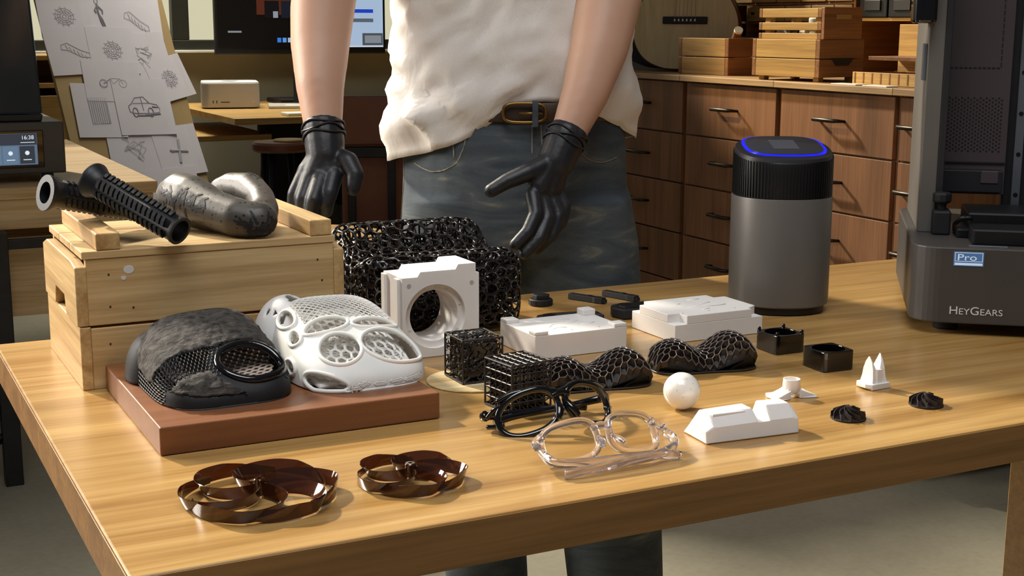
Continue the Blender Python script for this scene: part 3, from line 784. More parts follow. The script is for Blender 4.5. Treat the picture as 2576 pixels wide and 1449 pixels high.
cl = thing('cup_bracket', 'small white printed bracket with a round cup and two splayed feet', 'printed part', (.924, 1.151, .7505), R(-4))
MB().loft([[(rr*math.cos(2*PI*j/28), rr*math.sin(2*PI*j/28), z) for j in range(28)] for rr, z in ((.0085, .006), (.0098, .010), (.0092, .0205), (.0082, .0205), (.0078, .010), (.003, .009))], True).build('cup', white_res, cl, smooth='auto')
MB().loft([[(-.010, -.008, .0045), (.010, -.008, .0045), (.010, .008, .0045), (-.010, .008, .0045)], [(-.0085, -.007, .0105), (.0085, -.007, .0105), (.0085, .007, .0105), (-.0085, .007, .0105)]]).build('bridge', white_res, cl, .0006)
for sgn in (-1, 1):
    MB().loft([[(sgn*.006, -.009, 0), (sgn*.026, -.012, 0), (sgn*.026, .010, 0), (sgn*.006, .009, 0)], [(sgn*.006, -.009, .0095), (sgn*.026, -.010, .0022), (sgn*.026, .009, .0022), (sgn*.006, .009, .0095)]]).build('foot', white_res, cl, .0005)
    part('tab', white_res, cl, sgn*.019-.005, sgn*.019+.005, .008, .014, 0, .0035, .0004)

# white wedge block
wg = thing('notched_wedge', 'long white wedge block with a notch cut in its upper edge', 'printed part', (.741, 1.048, .7505), R(-4.5))
W = .106; MX = Matrix(((0,0,1,0),(1,0,0,0),(0,1,0,0),(0,0,0,1)))
def wsec(x, d, h0, h1): return [(x, 0, 0), (x, d, 0), (x, d*.72, h1), (x, .013, h1), (x, .002, h0)]
wm_ = MB()
wm_.loft([[(.0, .0, 0), (.0, .046, 0), (.002, .034, .013), (.002, .020, .013), (.0, .002, .012)], wsec(.010, .046, .016, .0255), wsec(.058, .044, .016, .0275), wsec(.0615, .044, .0155, .0165), wsec(.0715, .043, .0155, .0165), wsec(.074, .043, .016, .029), wsec(.100, .042, .016, .0285), wsec(W, .040, .015, .024)])
wm_.build('block', white_res, wg, .0012, 2)
MB().prism([(.012, .0105), (.050, .0105), (.044, .0155), (.016, .0155)], .022, .0262).build('top_inset', white_res, wg, .001)

# impellers
def impeller(label, x, y, rz):
    t = thing('impeller', label, 'impeller', (x, y, .7505), rz, 'small dark impellers')
    MB().lathe([(.0178, 0), (.0183, .0006), (.0182, .0012), (.012, .0022), (.007, .0050), (.0038, .0095), (.0030, .0128), (.0012, .0128)], 40).build('hub_disc', imp_m, t, smooth='auto')
    for k in range(11):
        a0 = 2*PI*k/11; rings = []
        for i in range(9):
            q = i/8; r = .0036+.0142*q; a = a0+.95*q*q*0+.75*q; h0 = .0008; h1 = .0135-.0065*q**1.3 if k % 2 == 0 else .0115-.005*q**1.3
            lean = .32*(1-q)
            c, s_ = math.cos(a), math.sin(a); n = (-s_*.0004, c*.0004); c2, s2 = math.cos(a-lean), math.sin(a-lean)
            rings.append([(r*c+n[0], r*s_+n[1], h0), (r*c-n[0], r*s_-n[1], h0), (r*c2-n[0], r*s2-n[1], h1), (r*c2+n[0], r*s2+n[1], h1)])
        MB().loft(rings).build('blade', imp_m, t)
    return t
imp = impeller('small dark impeller nearest the front edge of the bench', .9255, 1.059, 0)
dup(imp, (1.0345, 1.062, .7505), R(25), 'small dark impeller at the far right beside the bench edge')

# ------------------------------------------------------------------ toroidal propellers
def prop(label, x, y, rz, Rr, n, hh):
    t = thing('loop_propeller', label, 'propeller', (x, y, .7505), rz, 'smoky brown loop propellers')
    MB().lathe([(.0045, .003), (.005, .005), (.005, hh*1.02), (.0042, hh*1.08), (.0018, hh*1.08), (.0018, .003)], 28).build('hub', smoke_m, t, smooth='auto')
    for k in range(n):
        a0 = 2*PI*k/n; K = 44; rings = []
        ctr = Vector((Rr*.52*math.cos(a0), Rr*.52*math.sin(a0), 0))
        P = []
        for i in range(K+1):
            q = i/K; a_ = min(1, q/.58); b_ = max(0, (q-.58)/.42)
            r_ = .0040+(Rr-.0040)*(1-(1-a_)**1.25)-Rr*.12*b_**1.5; th_ = a0-(1.25*a_**1.3+1.05*b_)
            P.append(Vector((r_*math.cos(th_), r_*math.sin(th_), hh*.5)))
        for i, p in enumerate(P):
            q = i/K; d = (P[min(i+1, K)]-P[max(i-1, 0)]); d.z = 0; d.normalize(); nn = Vector((-d.y, d.x, 0))
            tilt = .55*math.sin(PI*min(1, q/.75))**.7*(1 if q < .75 else .0)+(.0 if q < .75 else -.25*(q-.75)/.25)
            up_ = Vector((0,0,1))*math.cos(tilt)+nn*math.sin(tilt); th = nn*math.cos(tilt)-Vector((0,0,1))*math.sin(tilt)
            hw = hh*.40*(1-.45*max(0, (q-.7)/.3)); e = .0007; p = Vector((p.x, p.y, max(hw*math.cos(tilt)+.0006, hh*.46*(1-.30*q))))
            rings.append([p+up_*hw+th*e*.5, p+th*e, p-up_*hw+th*e*.5, p-up_*hw-th*e*.5, p-th*e, p+up_*hw-th*e*.5])
        MB().loft(rings).build('blade_loop', smoke_m, t, smooth='auto')
    return t
prop('large smoky brown loop propeller at the front left of the bench', .3105, 1.092, R(12), .0665, 6, .0165)
prop('smaller smoky brown loop propeller right of the large one', .4440, 1.078, R(-20), .0490, 5, .0150)

# ------------------------------------------------------------------ glasses
def rim2d(cx, cz, w_, h_, k=2.5, slant=0., n=44):
    out = []
    for i in range(n):
        a = 2*PI*i/n; c, q = math.cos(a), math.sin(a); g = (abs(c)**k+abs(q)**k)**(-1/k); x = w_*c*g; z = h_*q*g
        out.append((cx+x, cz+z+slant*x))
    return out
def wrap(pts, curv, yoff=0): return [Vector((x, yoff+curv*x*x, z)) for x, z in pts]
bg = thing('sports_glasses', 'glossy black wraparound glasses frame without lenses', 'glasses', (.641, 1.155, .7505), R(3))
T = TR((0, 0, .0235), rx=R(-28))
for sg in (-1, 1):
    pts = wrap(rim2d(sg*.0345, .0, .0300, .0215, 2.3, -sg*.12), 5.0); MB().tube([T @ p for p in pts], .0036, 10, True).build('rim', blk_gloss, bg, smooth=True)
    MB().tube([T @ p for p in catmull([(sg*.005, -.001, .006), (sg*.0075, -.006, -.003), (sg*.012, -.007, -.013)], 6)], [.0030+.001*math.sin(i/12*PI) for i in range(13)], 10, flat=.7).build('nose_pad', blk_gloss, bg, smooth=True)
    MB().tube([T @ p for p in catmull([(sg*.058, .016, .012), (sg*.066, .022, .010), (sg*.072, .029, .004)], 4)], .0026, 8).build('hinge_bar', blk_gloss, bg, smooth=True)
    MB().tube([T @ p for p in catmull([(sg*.060, .017, -.006), (sg*.067, .023, -.006), (sg*.073, .030, -.004)], 4)], .0026, 8).build('hinge_bar', blk_gloss, bg, smooth=True)
    MB().tube([T @ p for p in catmull([(sg*.063, .020, .010), (sg*.065, .021, .001), (sg*.064, .020, -.007)], 4)], .0020, 8).build('hinge_bar', blk_gloss, bg, smooth=True)
    zz = .004 if sg < 0 else .0
    arm = catmull([(sg*.072, .030, .016), (sg*.068, .040, .012), (sg*.040, .043+zz, .009), (0, .042+zz, .008), (-sg*.035, .041+zz, .007), (-sg*.056, .040+zz, .0045)], 8)
    MB().tube(arm, [.0042-.0016*math.sin(i/(len(arm)-1)*PI*.8) for i in range(len(arm))], 10, flat=1.35).build('temple', blk_gloss, bg, smooth=True)
MB().tube([T @ p for p in catmull([(-.010, .0, .012), (0, -.001, .0145), (.010, .0, .012)], 6)], .0036, 10).build('bridge', blk_gloss, bg, smooth=True)
MB().tube([T @ p for p in catmull([(-.062, .019, .0175), (-.045, .010, .0225), (-.02, .002, .0205), (0, 0, .0165), (.02, .002, .0205), (.045, .010, .0225), (.062, .019, .0175)], 6)], .0028, 10).build('brow_bar', blk_gloss, bg, smooth=True)

cg = thing('clear_glasses', 'clear transparent glasses frame with folded temples at the front', 'glasses', (.630, 1.056, .7505), R(1))
T = TR((0, 0, .0215), rx=R(-34))
for sg in (-1, 1):
    pts = wrap(rim2d(sg*.034, 0, .0275, .0185, 3.0, -sg*.06), 2.5); MB().tube([T @ p for p in pts], .0034, 12, True, flat=1.3).build('rim', clear_m, cg, smooth=True)
    MB().tube([T @ p for p in catmull([(sg*.060, .008, .010), (sg*.067, .009, .006), (sg*.069, .004, .0)], 5)], .0040, 10).build('end_piece', clear_m, cg, smooth=True)
    arm = catmull([(sg*.068, -.002, .0165), (sg*.066, -.022, .012), (sg*.040, -.030-.005*sg, .0085), (0, -.033-.005*sg, .0075), (-sg*.040, -.034-.004*sg, .006), (-sg*.062, -.036, .0042)], 8)
    MB().tube(arm, .0037, 12, flat=1.3).build('temple', clear_m, cg, smooth=True)
    MB().tube([T @ p for p in catmull([(sg*.007, -.002, .0), (sg*.009, -.010, -.006), (sg*.012, -.014, -.013)], 5)], [.0028]*5+[.0036]*3+[.003]*3, 10, flat=.7).build('nose_pad', clear_m, cg, smooth=True)
MB().tube([T @ p for p in catmull([(-.009, 0, .009), (0, -.001, .0115), (.009, 0, .009)], 6)], .0032, 10).build('bridge', clear_m, cg, smooth=True)

# ------------------------------------------------------------------ small black parts at the back of the bench
kn = thing('cap_knob', 'small black round stepped plug on the bench beside the lattice cushion', 'knob', (.912, 1.712, .7505))  # small round cap knob, ribbed flange under a raised block
MB().lathe([(.0165, 0), (.017, .001), (.017, .008), (.016, .009)], 36).build('flange', blk_matte, kn, smooth='auto')
MB().prism([(-.011, -.008), (.006, -.011), (.012, -.004), (.010, .008), (-.006, .011), (-.012, .004)], .0085, .0155).build('raised_block', blk_matte, kn, .0012)
for i in range(12): MB().box(.0160, .0174, -.0018, .0018, .001, .0075, TR(rz=i*PI/6)).build('grip_rib', blk_matte, kn)
def clip(label, A, B):
    A = Vector(A+(.7505,)); B = Vector(B+(.7505,)); d = B-A; L = d.length; t = thing('clip_bar', label, 'clip', A, math.atan2(d.y, d.x), 'small black clip bars')
    out = [(0,-.0055),(L*.72,-.0055),(L*.80,-.007),(L,-.0055),(L,.0055),(L*.80,.007),(L*.72,.0055),(0,.0055)]
    MB().prism(out, 0, .0085).build('body', blk_matte, t, .001)
    MB().prism([(L*.50,-.0028),(L*.62,-.0035),(L*.70,0),(L*.62,.0035),(L*.50,.0028)], .0083, .0092).build('recess', blk_plastic, t)
    part('end_step', blk_matte, t, L-.004, L+.003, -.004, .004, .001, .006, .0006); return t
clip('small black clip bar on the bench, the left of the two', (.972, 1.733), (.998, 1.678))
clip('small black clip bar on the bench, the right of the two', (1.029, 1.730), (1.049, 1.670))
def plate(label, x, y, rz, Lx, Ly, h):
    t = thing('curved_plate', label, 'plate', (x, y, .7505), rz, 'flat black plates behind the moulds')
    P = [(-Lx/2,-.002),(-Lx*.42,-Ly*.45),(Lx*.1,-Ly/2),(Lx/2,-Ly*.35),(Lx/2,Ly*.3),(Lx*.2,Ly*.45),(-Lx*.25,Ly/2),(-Lx*.45,Ly*.3)]
    MB().prism(P, 0, h).build('body', blk_matte, t, .002)
    MB().prism([(a*.7-.006, b*.6) for a, b in P], h-.0005, h+.002).build('raised_web', blk_plastic, t, .001)
    for q in (-.25, .05): MB().lathe([(.004, h+.0018), (.004, h+.0026), (.002, h+.0026)], 16, TR((Lx*q, 0, 0))).build('boss', blk_plastic, t)
    return t
plate('flat black printed plate half hidden behind the corner-lug mould', .896, 1.600, R(-8), .095, .040, .008)
plate('flat black printed plate half hidden behind the stepped mould', 1.010, 1.588, R(-6), .10, .05, .014)

# ------------------------------------------------------------------ dark grey canister
cn = thing('filter_canister', 'tall dark grey canister with ribbed black lid and glowing blue ring', 'canister', (1.211, 1.549, .7505), R(-27))
MB().lathe([(.062, 0), (.064, .001), (.064, .009), (.060, .010)], 64, k=2.3).build('foot', blk_plastic, cn, smooth='auto')
MB().lathe([(.066, .010), (.0695, .0125), (.0700, .02), (.0700, .162), (.0695, .1635)], 72, k=2.3).build('body', charcoal, cn, smooth='auto')
def slant(m, z0=.19):
    m.v = [(p[0], p[1], p[2]+.15*p[1]*min(1, max(0, (p[2]-z0)/.03))) for p in m.v]; return m
slant(MB().lathe([(.066, .162), (.0675, .164), (.0680, .190), (.0680, .222), (.0672, .2235), (.060, .225)], 72, k=2.3)).build('lid', blk_plastic, cn, smooth='auto')
rb = MB()
for i in range(96):
    a = 2*PI*i/96; c, q = math.cos(a), math.sin(a); g = (abs(c)**2.3+abs(q)**2.3)**(-1/2.3)
    rb.box(.0675*g, .0690*g, -.0010, .0010, .165, .2222, TR(rz=a))
slant(rb).build('lid_ribs', blk_plastic, cn)['kind'] = 'stuff'
slant(MB().lathe([(.0665, .2235), (.0655, .2280), (.0600, .2310), (.054, .2305)], 72, k=2.6)).build('top_bezel', prn_dark, cn, smooth='auto')
slant(MB().lathe([(.0570, .2304), (.0568, .2322), (.0525, .2322), (.052, .2304)], 72, k=3.2)).build('light_ring', blue_glow, cn, smooth='auto')
slant(MB().lathe([(.0530, .2304), (.0528, .2330), (.0516, .2336)], 72, k=3.2)).build('display_glass', disp_m, cn, smooth='auto')
slant(MB().box(-.018, .018, -.026, .026, .2337, .2341)).build('touch_panel', plain('touch_m', '#5a5b64', .25), cn)

# ------------------------------------------------------------------ resin printer on the right
pr = thing('resin_printer', 'large dark grey desktop resin printer with open tower on the bench', '3D printer', (1.262, 1.335, .7505), R(-39.5))
def rrect(x0, x1, y0, y1, r, n=8):
    out = []
    for cx, cy, a in ((x1-r, y0+r, -90), (x1-r, y1-r, 0), (x0+r, y1-r, 90), (x0+r, y0+r, 180)):
        out += [(cx+r*math.cos(R(a+90*i/n)), cy+r*math.sin(R(a+90*i/n))) for i in range(n+1)]
    return out
MB().prism(rrect(0, .40, 0, .40, .035), .016, .1165).build('base', prn_body, pr, .002)
for x, y in ((.05, .05), (.35, .05), (.05, .35), (.35, .35)): MB().lathe([(.016, 0), (.017, .002), (.015, .0165)], 24, TR((x, y, 0))).build('foot', blk_matte, pr, smooth='auto')
MB().prism([(.012, .13), (.012, .37), (.03, .37), (.030, .21), (.034, .13)], .1165, .62).build('side_panel', charcoal, pr, .0015)
MB().prism([(.030, .21), (.034, .13), (.043, .13), (.043, .23), (.030, .23)], .1165, .62).build('panel_return', prn_dark, pr, .001)
part('back_panel', prn_panel, pr, .042, .135, .232, .25, .16, .62, .001)
part('back_panel', prn_dark, pr, .135, .37, .25, .27, .1165, .62, .001)
hp = MB()
for i in range(19):
    for j in range(14):
        x = .049+i*.0042; z = .222+j*.0056+(.0028 if i % 2 else 0); hp.lathe([(.0015, 0), (.0015, .0004)], 6, TR((x, .2319, z), rx=PI/2))
ho = hp.build('vent_holes', blk_matte, pr); ho['kind'] = 'stuff'
for i in range(12): part('dash_mark', blk_matte, pr, .045+i*.0063, .0493+i*.0063, .2312, .232, .3392, .3410, 0)
for i in range(12): part('dash_mark', blk_matte, pr, .1192, .1208, .2312, .232, .342+i*.009, .348+i*.009, 0)
part('seam_strip', prn_dark, pr, .044, .134, .229, .2322, .205, .2065, 0)
part('lower_bracket', prn_dark, pr, .046, .130, .21, .232, .165, .196, .001)
part('bracket_plate', prn_panel, pr, .100, .124, .2085, .2105, .178, .196, .001)
rl = part('linear_rail', steel, pr, .146, .158, .235, .25, .14, .62, .0008)
for k in range(7): MB().lathe([(.0032, 0), (.0032, .001), (.0015, .001)], 12, TR((.152, .2352, .16+k*.058), rx=PI/2)).build('rail_screw', blk_metal, rl)
part('rail_backing', blk_matte, pr, .136, .168, .248, .252, .13, .62, .0005)
part('vat_rear', blk_plastic, pr, .075, .33, .10, .20, .1165, .150, .003)
part('vat_front', blk_plastic, pr, .075, .33, .026, .085, .1165, .138, .003)
part('vat_lip', blk_plastic, pr, .060, .33, .085, .15, .1165, .130, .003)
part('metal_strip', steel, pr, .070, .118, .012, .019, .1163, .1180, .0006)
part('knob_block', blk_matte, pr, .030, .054, .105, .14, .1165, .150, .003)
MB().lathe([(.0065, .150), (.0065, .158), (.0115, .160), (.0125, .163), (.0125, .172), (.010, .174)], 10, TR((.042, .122, 0))).build('clamp_knob', blk_matte, pr, .001)
MB().tube([(.060, .10, .135), (.066, .075, .146), (.078, .07, .146)], .003, 8).build('vat_handle', blk_metal, pr, smooth=True)
part('latch', steel, pr, .006, .012, .135, .150, .325, .375, .002)
MB().prism(rrect(-.012, .02, .10, .16, .010), .402, .62).build('hood_edge', blk_gloss, pr, .004)
TF = Matrix(((1,0,0,0),(0,0,-1,0),(0,1,0,0),(0,0,0,1)))
badge = part('badge', glow('badge_blue', '#4f6f9a', .75), pr, .0505, .088, -.0008, .0001, .0925, .1115, .0004)
bw_ = glow('badge_white', '#c3cfdf', .9)
for a in ((.052, .0866, .0985, .0992), (.052, .0866, .1098, .1105), (.052, .0527, .0985, .1105), (.0859, .0866, .0985, .1105), (.052, .0866, .0938, .0968)):
    MB().box(a[0], a[1], -.0011, -.0007, a[2], a[3]).build('badge_line', bw_, badge)
text('badge_text', 'Pro', .0128, bw_, badge, Matrix.Translation((.0545, -.0009, .1002)) @ TF @ Matrix.Diagonal((1.35, .92, 1, 1)))
text('brand_text', 'HeyGears', .0158, ink_white, pr, Matrix.Translation((.0485, -.0004, .0285)) @ TF @ Matrix.Diagonal((1.05, .95, 1, 1)), smallcaps=True)

# ------------------------------------------------------------------ side table and printer on the left
stb = thing('side_table', 'wooden side table with black steel legs behind the workbench on the left', 'table')
part('tabletop', table_wood, stb, -.9, .765, 3.54, 4.95, .72, .75, .002)
part('apron', table_wood, stb, -.9, .755, 3.55, 3.57, .645, .7195, .002)
part('side_apron', table_wood, stb, .735, .755, 3.5705, 4.9, .645, .7195, .002)
part('drawer_front', table_wood, stb, -.8, .70, 3.575, 3.595, .42, .62, .002)
for x, y in ((.345, 3.50), (.345, 4.85), (-.8, 3.55)): part('leg', worn_metal, stb, x, x+.043, y, y+.043, 0, .645, .002)
part('crossbar', worn_metal, stb, -.8, .70, 3.515, 3.535, .60, .625, .002)
part('crossbar', worn_metal, stb, -.8, .345, 3.51, 3.535, .17, .21, .002)
MB().tube([(.20, 3.52, .0), (.345, 3.52, .13)], .014, 4).build('brace', worn_metal, stb)
lp = thing('desktop_printer', 'dark desktop resin printer with lit touch screen on the side table', '3D printer', (.555, 3.63, .7505))
part('base', prn_body, lp, -.46, 0, 0, .36, .022, .152, .004)
for x in (-.42, -.06): part('foot', blk_matte, lp, x, x+.03, .01, .04, 0, .022, .002)
part('screen_bezel', blk_gloss, lp, -.40, -.052, -.003, .002, .038, .132, .002)
scr = part('touch_screen', glow('screen_blue', '#5f7389', .9), lp, -.385, -.068, -.004, -.0025, .046, .125, .001)
sw_ = glow('screen_white', '#dfe8f0', 1.0); sd_ = glow('screen_tile', '#6d8aa6', .75); sk_ = glow('screen_dark', '#3d4653', .6)
part('status_bar', sk_, scr, -.384, -.069, -.0046, -.0041, .096, .1245, 0)
text('clock_text', '16:38', .014, sw_, scr, Matrix.Translation((-.106, -.0048, .110)) @ TF)
for k in range(5):
    tx = -.073-.040*(k+1)+.002
    part('tile', sd_ if k else sk_, scr, tx, tx+.036, -.0046, -.0041, .049, .093, 0)
    MB().lathe([(.0055, 0), (.0055, .0004), (.0035, .0004), (.0035, 0)], 12, TR((tx+.018, -.0048, .076), rx=PI/2)).build('icon', sw_, scr)
    part('caption_bar', sw_, scr, tx+.008, tx+.028, -.0050, -.0045, .058, .060, 0)
part('progress_bar', sw_, scr, -.108, -.074, -.0050, -.0045, .1015, .1030, 0)
hd = MB(); hd.loft([[(-.44, .03, .152), (-.048, .03, .152), (-.048, .33, .152), (-.44, .33, .152)], [(-.44, .03, .17), (-.045, .03, .17), (-.045, .33, .17), (-.44, .33, .17)]]); hd.build('hood_foot', blk_plastic, lp, .003)
MB().loft([[(-.44, .03, .17), (-.045, .03, .17), (-.045, .33, .17), (-.44, .33, .17)], [(-.44, .03, .52), (-.062, .03, .52), (-.062, .33, .52), (-.44, .33, .52)]]).build('hood', hood_m, lp, .006)

# shelf cabinet behind the drawing board
wc = thing('wooden_shelf', 'low wooden shelf with a drawer half hidden behind the drawing board', 'shelf', (.50, 5.78, 0))
part('side_panel', box_dark, wc, 0, .02, 0, .35, 0, 1.02, .002); part('side_panel', box_dark, wc, .50, .52, 0, .35, 0, 1.02, .002)
for z in (.02, .5, .89, 1.0): part('shelf_board', desk_wood, wc, .02, .50, 0, .35, z, z+.02, .002)
part('back_panel', box_dark, wc, .02, .50, .34, .35, .04, 1.0, .001)
d_ = part('drawer_front', desk_wood, wc, .022, .498, -.004, .015, .53, .86, .002)
for x in (.26, .42): MB().lathe([(.008, 0), (.008, .004)], 16, TR((x, -.004, .74), rx=PI/2)).build('finger_hole', blk_matte, d_)

# ------------------------------------------------------------------ drawing board with sketches
db = thing('drawing_board', 'tall leaning board covered with pencil sketches on paper', 'board')
BB0 = Vector((.865, 4.95, .24)); BA = (RT*.74+F*.67).normalized(); BN = Vector((BA.y, -BA.x, 0))           # BN faces the viewer's right
if BN.dot(F) > 0: BN = -BN
BU = (UPZ*math.cos(R(24))-BN*math.sin(R(24))).normalized(); BNN = BA.cross(BU)
if BNN.dot(F) > 0: BNN = -BNN
BM = Matrix((BA, BU, BNN)).transposed().to_4x4()
db.matrix_world = Matrix.Translation(BB0) @ BM @ Matrix.Scale(1.25, 4)
BW, BH = .41, 1.02
part('panel', board_m, db, 0, BW, 0, BH, -.015, 0, .001)
for x in (.05, .37): MB().box(x, x+.03, -.45, .1, -.035, -.0155).build('easel_leg', board_m, db, .002)
def sheet(u, v, wd, ht, rot, kind, seed, z):
    random.seed(seed); M = TR((u, v, z), rz=R(rot)); s = MB()
    nx = 6; vs = []; fs = []
    for i in range(nx+1):
        for j in range(2):
            e = .0025*max(0, (i/nx-.75))*4*(random.random()); vs.append((wd*(i/nx-.5), ht*(j-.5), e))
    for i in range(nx): fs.append((i*2, i*2+2, i*2+3, i*2+1))
    s.add(vs, fs, M); o = s.build('paper_sheet', paper, db); solidify(o, .0006, 1)
    m = MB(); mk = pencil
    def ln(pts, r=.0012, cl=False): m.tube([M @ Vector((a*wd*.66, b*ht*.66, .0013)) for a, b in pts], r*.7, 4, cl, flat=.2, upv=(M.to_3x3() @ Vector((0,0,1))))
    def ell(cx, cy, rx, ry, r=.0012): ln([(cx+rx*math.cos(2*PI*i/14), cy+ry*math.sin(2*PI*i/14)) for i in range(14)], r, True)
    if kind == 'car':
        mk = pencil_dark
        ln([(-.40,-.14),(-.42,.02),(-.34,.08),(-.22,.24),(.02,.27),(.16,.10),(.36,.05),(.42,-.06),(.40,-.16),(.2,-.18),(-.26,-.18)], .0016, True); ln([(-.30,.09),(.16,.10)]); ln([(-.05,.26),(-.03,-.1)])
        ell(-.26,-.15,.07,.12,.0022); ell(.16,-.15,.07,.12,.0022); ln([(.0,-.22),(.42,-.2)], .004); ln([(-.22,-.24),(.1,-.24)], .003); ln([(.22,.0),(.38,-.02)], .003)
    elif kind == 'figure':
        ell(0,.36,.06,.07); ln([(0,.29),(-.02,.0)], .004); ln([(0,.24),(-.13,.10),(-.08,.02)], .003); ln([(0,.24),(.14,.08),(.12,.0)], .003); ln([(-.02,0),(-.01,-.2),(.03,-.38)], .003); ln([(-.02,0),(.06,-.18),(.10,-.38)], .003); mk = pencil_dark
    elif kind == 'gear':
        for q in range(4): ell(0,0,.06+.07*q,.06+.07*q)
        for q in range(12): a = q*PI/6; ln([(.1*math.cos(a),.1*math.sin(a)),(.33*math.cos(a+.3),.33*math.sin(a+.3))])
    elif kind == 'shoe':
        ln([(-.36,.2),(-.2,.26),(.1,.02),(.34,-.1),(.36,-.24),(.1,-.2),(-.2,.02),(-.38,.06)], .0016, True)
        for q in range(6): ln([(-.25+.09*q,.2-.07*q),(-.2+.09*q,.02-.06*q)])
    elif kind == 'cross':
        ln([(-.3,.05),(.3,-.05)], .006); ln([(.08,.34),(-.06,-.36)], .006); ln([(-.25,.0),(.25,0)], .003)
    elif kind == 'bike':
        ell(-.25,-.08,.1,.14,.002); ell(.26,-.08,.1,.14,.002); ln([(-.25,-.08),(-.05,.1),(.2,.1),(.26,-.08)], .002); ln([(-.05,.1),(.0,-.1),(.2,.1)], .002)
    elif kind == 'block':
        for q in range(9): ln([(-.28+.065*q,.34),(-.26+.065*q,-.36)], .0022)
        ln([(-.3,.34),(.28,.36),(.30,-.36),(-.26,-.38)], .0016, True)
    else:
        for q in range(9):
            x, y = random.uniform(-.25,.25), random.uniform(-.3,.3); ln([(x,y),(x+random.uniform(-.2,.2),y+random.uniform(-.2,.2)),(x+random.uniform(-.25,.25)*.8,y+random.uniform(-.25,.25)*.8)], random.uniform(.001,.002))
        ln([(-.28,.1),(-.05,.28),(.25,.05),(.05,-.25)], .0014, True)
    m.build('sketch', mk, o)
for a in ((.075, .815, .16, .15, -3, 'gear', 1, .0012), (.187, .825, .14, .17, 2, 'figure', 2, .002), (.305, .80, .16, .18, -6, 'shoe', 3, .0012), (.085, .705, .18, .15, 2, 'shoe', 4, .0028), (.20, .705, .15, .15, -2, 'gear', 5, .0036),
          (.30, .685, .16, .15, 3, 'scribble', 6, .0028), (.175, .605, .18, .13, -4, 'bike', 7, .0046), (.365, .61, .13, .14, 13, 'gear', 8, .004), (.110, .515, .15, .17, -3, 'block', 9, .0032), (.255, .52, .18, .18, -2, 'car', 10, .0052),
          (.335, .375, .15, .16, 4, 'cross', 11, .004), (.20, .385, .18, .16, -3, 'scribble', 12, .0028), (.285, .235, .18, .17, 2, 'figure', 13, .005), (.07, .955, .16, .15, 2, 'scribble', 14, .003), (.20, .965, .16, .15, -2, 'block', 15, .0024)):
    sheet(*a)

# ------------------------------------------------------------------ desk, computer, monitor, chair at the back
dk = thing('computer_desk', 'wooden computer desk against the back wall under the monitor', 'desk')
part('desktop', desk_wood, dk, 1.38, 2.9, 5.02, 6.1, .775, .80, .002)
part('lower_shelf', desk_wood, dk, 1.30, 1.62, 5.35, 6.1, .69, .712, .002)
part('modesty_panel', blk_metal, dk, 1.62, 2.9, 5.5, 5.52, .2, .775, .002)
for x, y in ((1.72, 5.10), (2.8, 5.10), (1.42, 6.0), (2.8, 6.0)): part('leg', blk_metal, dk, x, x+.04, y, y+.04, 0, .69 if (x == 1.42) else .775, .002)
part('shelf_post', blk_metal, dk, 1.575, 1.60, 5.37, 5.40, .712, .775, .001)
pct = MB().box(1.80, 2.0, 5.06, 5.45, .0, .45); tag(pct.build('computer_tower', blk_plastic, None, .006), 'black computer case on the floor under the desk', 'computer')
pcx = thing('compact_computer', 'silver rounded box computer standing on the desk', 'computer', (1.555, 5.72, .8005), R(-13)); pcx.scale = (1.2, 1.2, 1.15)
MB().prism(rrect(-.0985, .0985, -.0985, .0985, .028), .004, .092).build('body', alu, pcx, .003)
MB().prism(rrect(-.0965, .0965, -.0965, .0965, .028), .0915, .0945).build('top_plate', alu_light, pcx, .001)
MB().lathe([(.082, 0), (.083, .002), (.080, .0045)], 36).build('foot_ring', blk_matte, pcx)
MB().lathe([(.030, .0944), (.030, .0950)], 28).build('top_emblem', steel, pcx)
for x in (-.062, -.050): part('port', blk_matte, pcx, x, x+.003, -.0992, -.0985, .02, .030, 0)
part('card_slot', blk_matte, pcx, -.035, -.005, -.0992, -.0985, .022, .025, 0)
MB().lathe([(.002, 0), (.002, .0005)], 10, TR((.077, -.0986, .025), rx=PI/2)).build('power_light', ink_white, pcx)
lap = thing('laptop', 'half open laptop beside the silver computer on the desk', 'laptop', (1.82, 5.60, .8005), R(-16))
part('keyboard_base', alu, lap, -.13, .16, -.10, .11, 0, .012, .003); part('lid', blk_metal, lap, -.02, .16, .10, .112, .012, .21, .003); part('track_pad', alu_light, lap, -.06, .06, -.095, -.03, .0118, .0128, 0)
kb = MB().box(1.60, 1.92, 5.06, 5.16, .8002, .812); tag(kb.build('keyboard', alu_light, None, .003), 'pale flat keyboard at the front of the desk', 'keyboard')
mn = thing('monitor', 'large black monitor showing a dark picture and a light blue window', 'monitor', (1.955, 5.92, 0))
part('case', blk_plastic, mn, -.40, .385, 0, .03, 1.015, 1.47, .004)
sc0 = part('screen', glow('scr_black', '#060606', 1.), mn, -.388, .373, -.002, .001, 1.042, 1.458, 0)
part('light_window', glow('scr_light', '#a9bfd8', .95), sc0, .02, .372, -.004, -.0021, 1.044, 1.456, 0)
part('title_bar', glow('scr_blue', '#1f3fb4', 1.), sc0, .10, .325, -.005, -.0041, 1.196, 1.212, 0)
part('grey_bar', glow('scr_grey', '#5d6670', .9), sc0, .08, .325, -.005, -.0041, 1.155, 1.171, 0)
th = part('thumbnail', glow('scr_thumb', '#4d545c', .9), sc0, .272, .37, -.005, -.0041, 1.052, 1.106, 0)
part('thumb_picture', glow('scr_thumb2', '#8d949b', .8), sc0, .283, .362, -.006, -.0051, 1.062, 1.096, 0)
part('task_bar', glow('scr_task', '#d5dde6', .9), sc0, .03, .372, -.0052, -.0041, 1.044, 1.050, 0)
